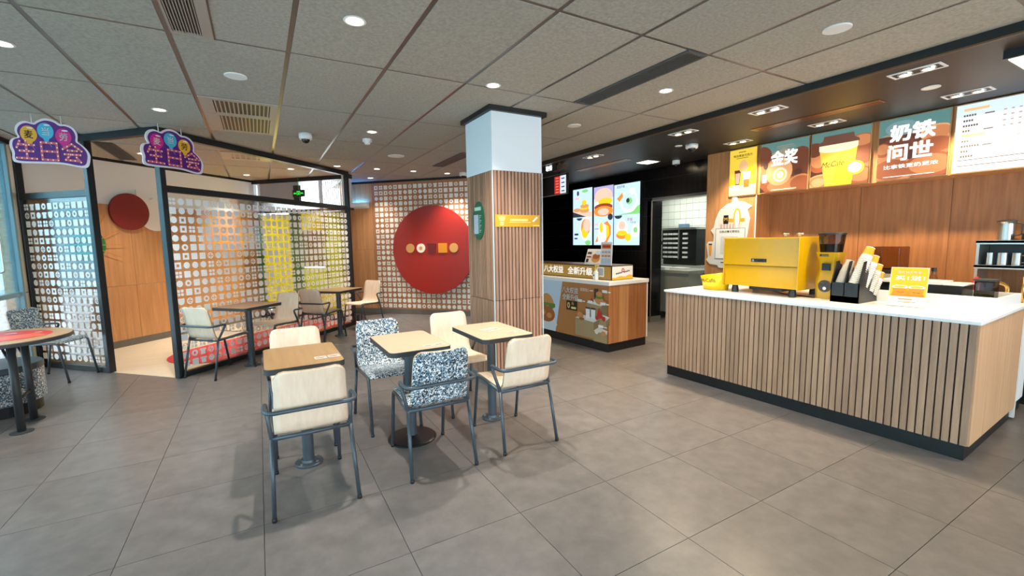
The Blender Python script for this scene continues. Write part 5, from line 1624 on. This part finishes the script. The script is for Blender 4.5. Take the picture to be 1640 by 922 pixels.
dome(.544, 5.619, H - .006, 'white dome camera on the ceiling left of centre')
dome(3.292, 7.50, H - .006, 'white dome camera on the ceiling at the left of the pillar')
dome(4.834, 3.855, SOF, 'white dome camera under the dark soffit', .075, .05)
t = thing('smoke_detector', 'white smoke detector beside the ceiling dome camera', 'detector', (1.218, 5.601, H - .006))
MB().lathe([(.055, 0), (.055, -.03), (.045, -.038)], 24).build('base', m_wplast, t); MB().lathe([(.038, -.038), (.03, -.062), (.001, -.063)], 20, cap1=False).build('sensor', m_white, t)
t = thing('smoke_detector', 'white detector under the soffit in front of the kitchen doorway', 'detector', (5.6, 4.74, SOF))
MB().lathe([(.055, 0), (.055, -.05), (.05, -.055)], 24).build('base', m_wplast, t); MB().lathe([(.02, -.055), (.015, -.08), (.001, -.081)], 16, cap1=False).build('sensor', m_dark, t)


def grille(label, x0, x1, y0, y1, n, fr=(.03, .03, .03, .03), mt=None, along='y', name='air_vent'):
    """ceiling grille with slats running along y"""
    mt = mt or m_grid
    t = thing(name, label, 'vent', ((x0 + x1) / 2, (y0 + y1) / 2, H))
    a, b, c, d = fr
    zt, zb = H - .002, H - .014
    for bx in ((x0, x1, y0, y0 + c), (x0, x1, y1 - d, y1), (x0, x0 + a, y0 + c, y1 - d), (x1 - b, x1, y0 + c, y1 - d)):
        MB().box(*bx, zb, zt).build('frame', mt, t, world=True)
    MB().box(x0 + .002, x1 - .002, y0 + .002, y1 - .002, H - .0045, H - .0025).build('duct', m_black, t, world=True)
    X0, X1 = x0 + a, x1 - b
    p = (X1 - X0) / n
    for k in range(n):
        xx = X0 + (k + .5) * p
        MB().box(xx - p * .17, xx + p * .17, y0 + c, y1 - d, H - .0135, H - .0105).build('slat', mt, t, world=True)


m_vent = mat('beige grey vent metal', (166, 158, 148), 0.45, metal=.3)
grille('slotted vent cut by the top edge of the picture', -.375 + GA, -.15, 2.0, 3.325, 10, (.012, .055, .03, .03), m_vent)
grille('near grille of the pair of slotted vents', -.36, .237, 4.6, 5.10, 13, (.10, .06, .05, .04), m_vent)
grille('far grille of the pair of slotted vents', -.36, .237, 5.105, 5.835, 13, (.12, .05, .05, .06), m_vent)
m_lin = mat('dark grey linear diffuser', (84, 82, 80), 0.5)
grille('long dark linear diffuser right of the pillar', 2.563, 2.745, 2.09, 3.325, 8, (.01, .01, .02, .02), m_lin)
grille('dark linear diffuser left of the pillar top', 2.563, 2.745, 5.85, 7.08, 8, (.01, .01, .02, .02), m_lin)
grille('dark linear diffuser over the booth doorway', -1.62, -1.435, 7.10, 8.33, 8, (.01, .01, .02, .02), m_lin)
grille('open square vent above the second birthday sign', -.36, .24, 7.12, 7.7, 5, (.12, .14, .1, .12), m_vent)


def twin(x, y, label, group, watts=None, aim=0.0):
    t = thing('twin_spotlight', label, 'lamp', (x, y, SOF), group=group)
    for bx in ((-.075, .075, -.15, -.135), (-.075, .075, .135, .15), (-.075, -.06, -.135, .135), (.06, .075, -.135, .135)):
        MB().box(*bx, -.006, .0).build('frame', m_wplast, t)
    MB().box(-.06, .06, -.135, .135, -.0012, -.0005).build('recess', m_black, t)
    for yy in (-.065, .065):
        MB().lathe([(.046, -.002), (.042, -.012), (.032, -.012)], 20, Matrix.Translation((0, yy, 0)), cap0=False, cap1=False).build('bulb_ring', m_stain, t)
        MB().lathe([(.033, -.011), (.001, -.013)], 20, Matrix.Translation((0, yy, 0)), cap0=False, cap1=False).build('bulb', mat('warm lit bulb', (255, 226, 176), 0.4, emit=16), t)
        spot(t, 'bulb_light', (0, yy, -.03), watts or SPOT_W, WARM, 95, .5, .03, (0, aim, 0))


gA, gB = 'twin spotlights along the soffit edge', 'twin spotlights along the wall side of the soffit'
for y, lab in ((1.442, 'near'), (2.52, 'second'), (3.47, 'third'), (5.01, 'farthest')):
    twin(4.2, y, lab + ' twin spotlight along the outer edge of the dark soffit', gA, aim=.28)
for y, lab in ((1.448, 'near'), (2.512, 'second'), (3.5, 'third')):
    twin(5.24, y, lab + ' twin spotlight in front of the menu boards', gB, aim=-.3)
twin(4.2, .35, 'twin spotlight hidden behind the pendant box at the top right', gA)
t = thing('square_downlight', 'bright square downlight in front of the kitchen doorway', 'lamp', (5.28, 5.01, SOF))
MB().box(-.13, .13, -.13, .13, -.006, 0).build('frame', m_wplast, t); MB().box(-.11, .11, -.11, .11, -.009, -.006).build('lens', mat('square lamp lens', (255, 232, 190), 0.4, emit=9), t)
spot(t, 'bulb_light', (0, 0, -.03), 60, WARM, 120, .6, .1)
for y0, y1, lab in ((1.88, 3.05, 'dark linear slot in the soffit before the menu boards'), (4.95, 6.15, 'dark linear slot in the soffit before the menu screens')):
    t = thing('linear_slot', lab, 'vent', (4.84, (y0 + y1) / 2, SOF))
    for bx in ((4.77, 4.785, y0, y1), (4.885, 4.90, y0, y1), (4.785, 4.885, y0, y0 + .015), (4.785, 4.885, y1 - .015, y1)):
        MB().box(*bx, SOF - .006, SOF).build('frame', mat('bronze trim', (150, 108, 66), 0.3, metal=.7), t, world=True)
    MB().box(4.785, 4.885, y0 + .015, y1 - .015, SOF - .0015, SOF - .0005).build('duct', m_black, t, world=True)
    for k in range(2): MB().box(4.80 + k * .045, 4.825 + k * .045, y0 + .015, y1 - .015, SOF - .005, SOF - .001).build('slat', MATS['bronze trim'], t, world=True)

# exit sign hanging in the booth
ex = thing('exit_sign', 'green exit sign hanging before the booth window', 'sign', (.63, 9.1, 2.3))
e0 = Vector((.665, 9.255, 0)); ue = Vector((D, -D, 0))
MX = Matrix(((D, -D, 0, .62), (-D, -D, 0, 9.33), (0, 0, 1, 0), (0, 0, 0, 1)))
MB().box(0, .26, -.02, .0, 2.33, 2.46, MX).build('box', m_blackp, ex, world=True)
mb = MB(); mb.tube([MX @ Vector((.13, -.01, 2.46)), MX @ Vector((.13, -.01, H))], .006, 6); mb.build('hanging_rod', mat('green rod', (40, 130, 60), 0.5), ex, world=True)
pr = Print(MX @ Vector((0, 0, 2.33)), (D, -D, 0))
eg = lit('exit green', (40, 220, 70), 1.2)
pr.rect(.095, .03, .075, .075, eg).rect(.107, .03, .05, .06, m_blackp).poly([(.12, .04), (.145, .04), (.14, .08), (.125, .08)], eg).poly([(.02, .065), (.05, .085), (.05, .075), (.08, .075), (.08, .055), (.05, .055), (.05, .045)], eg).poly([(.24, .065), (.21, .085), (.21, .075), (.185, .075), (.185, .055), (.21, .055), (.21, .045)], eg)
pr.build('pictogram', ex)
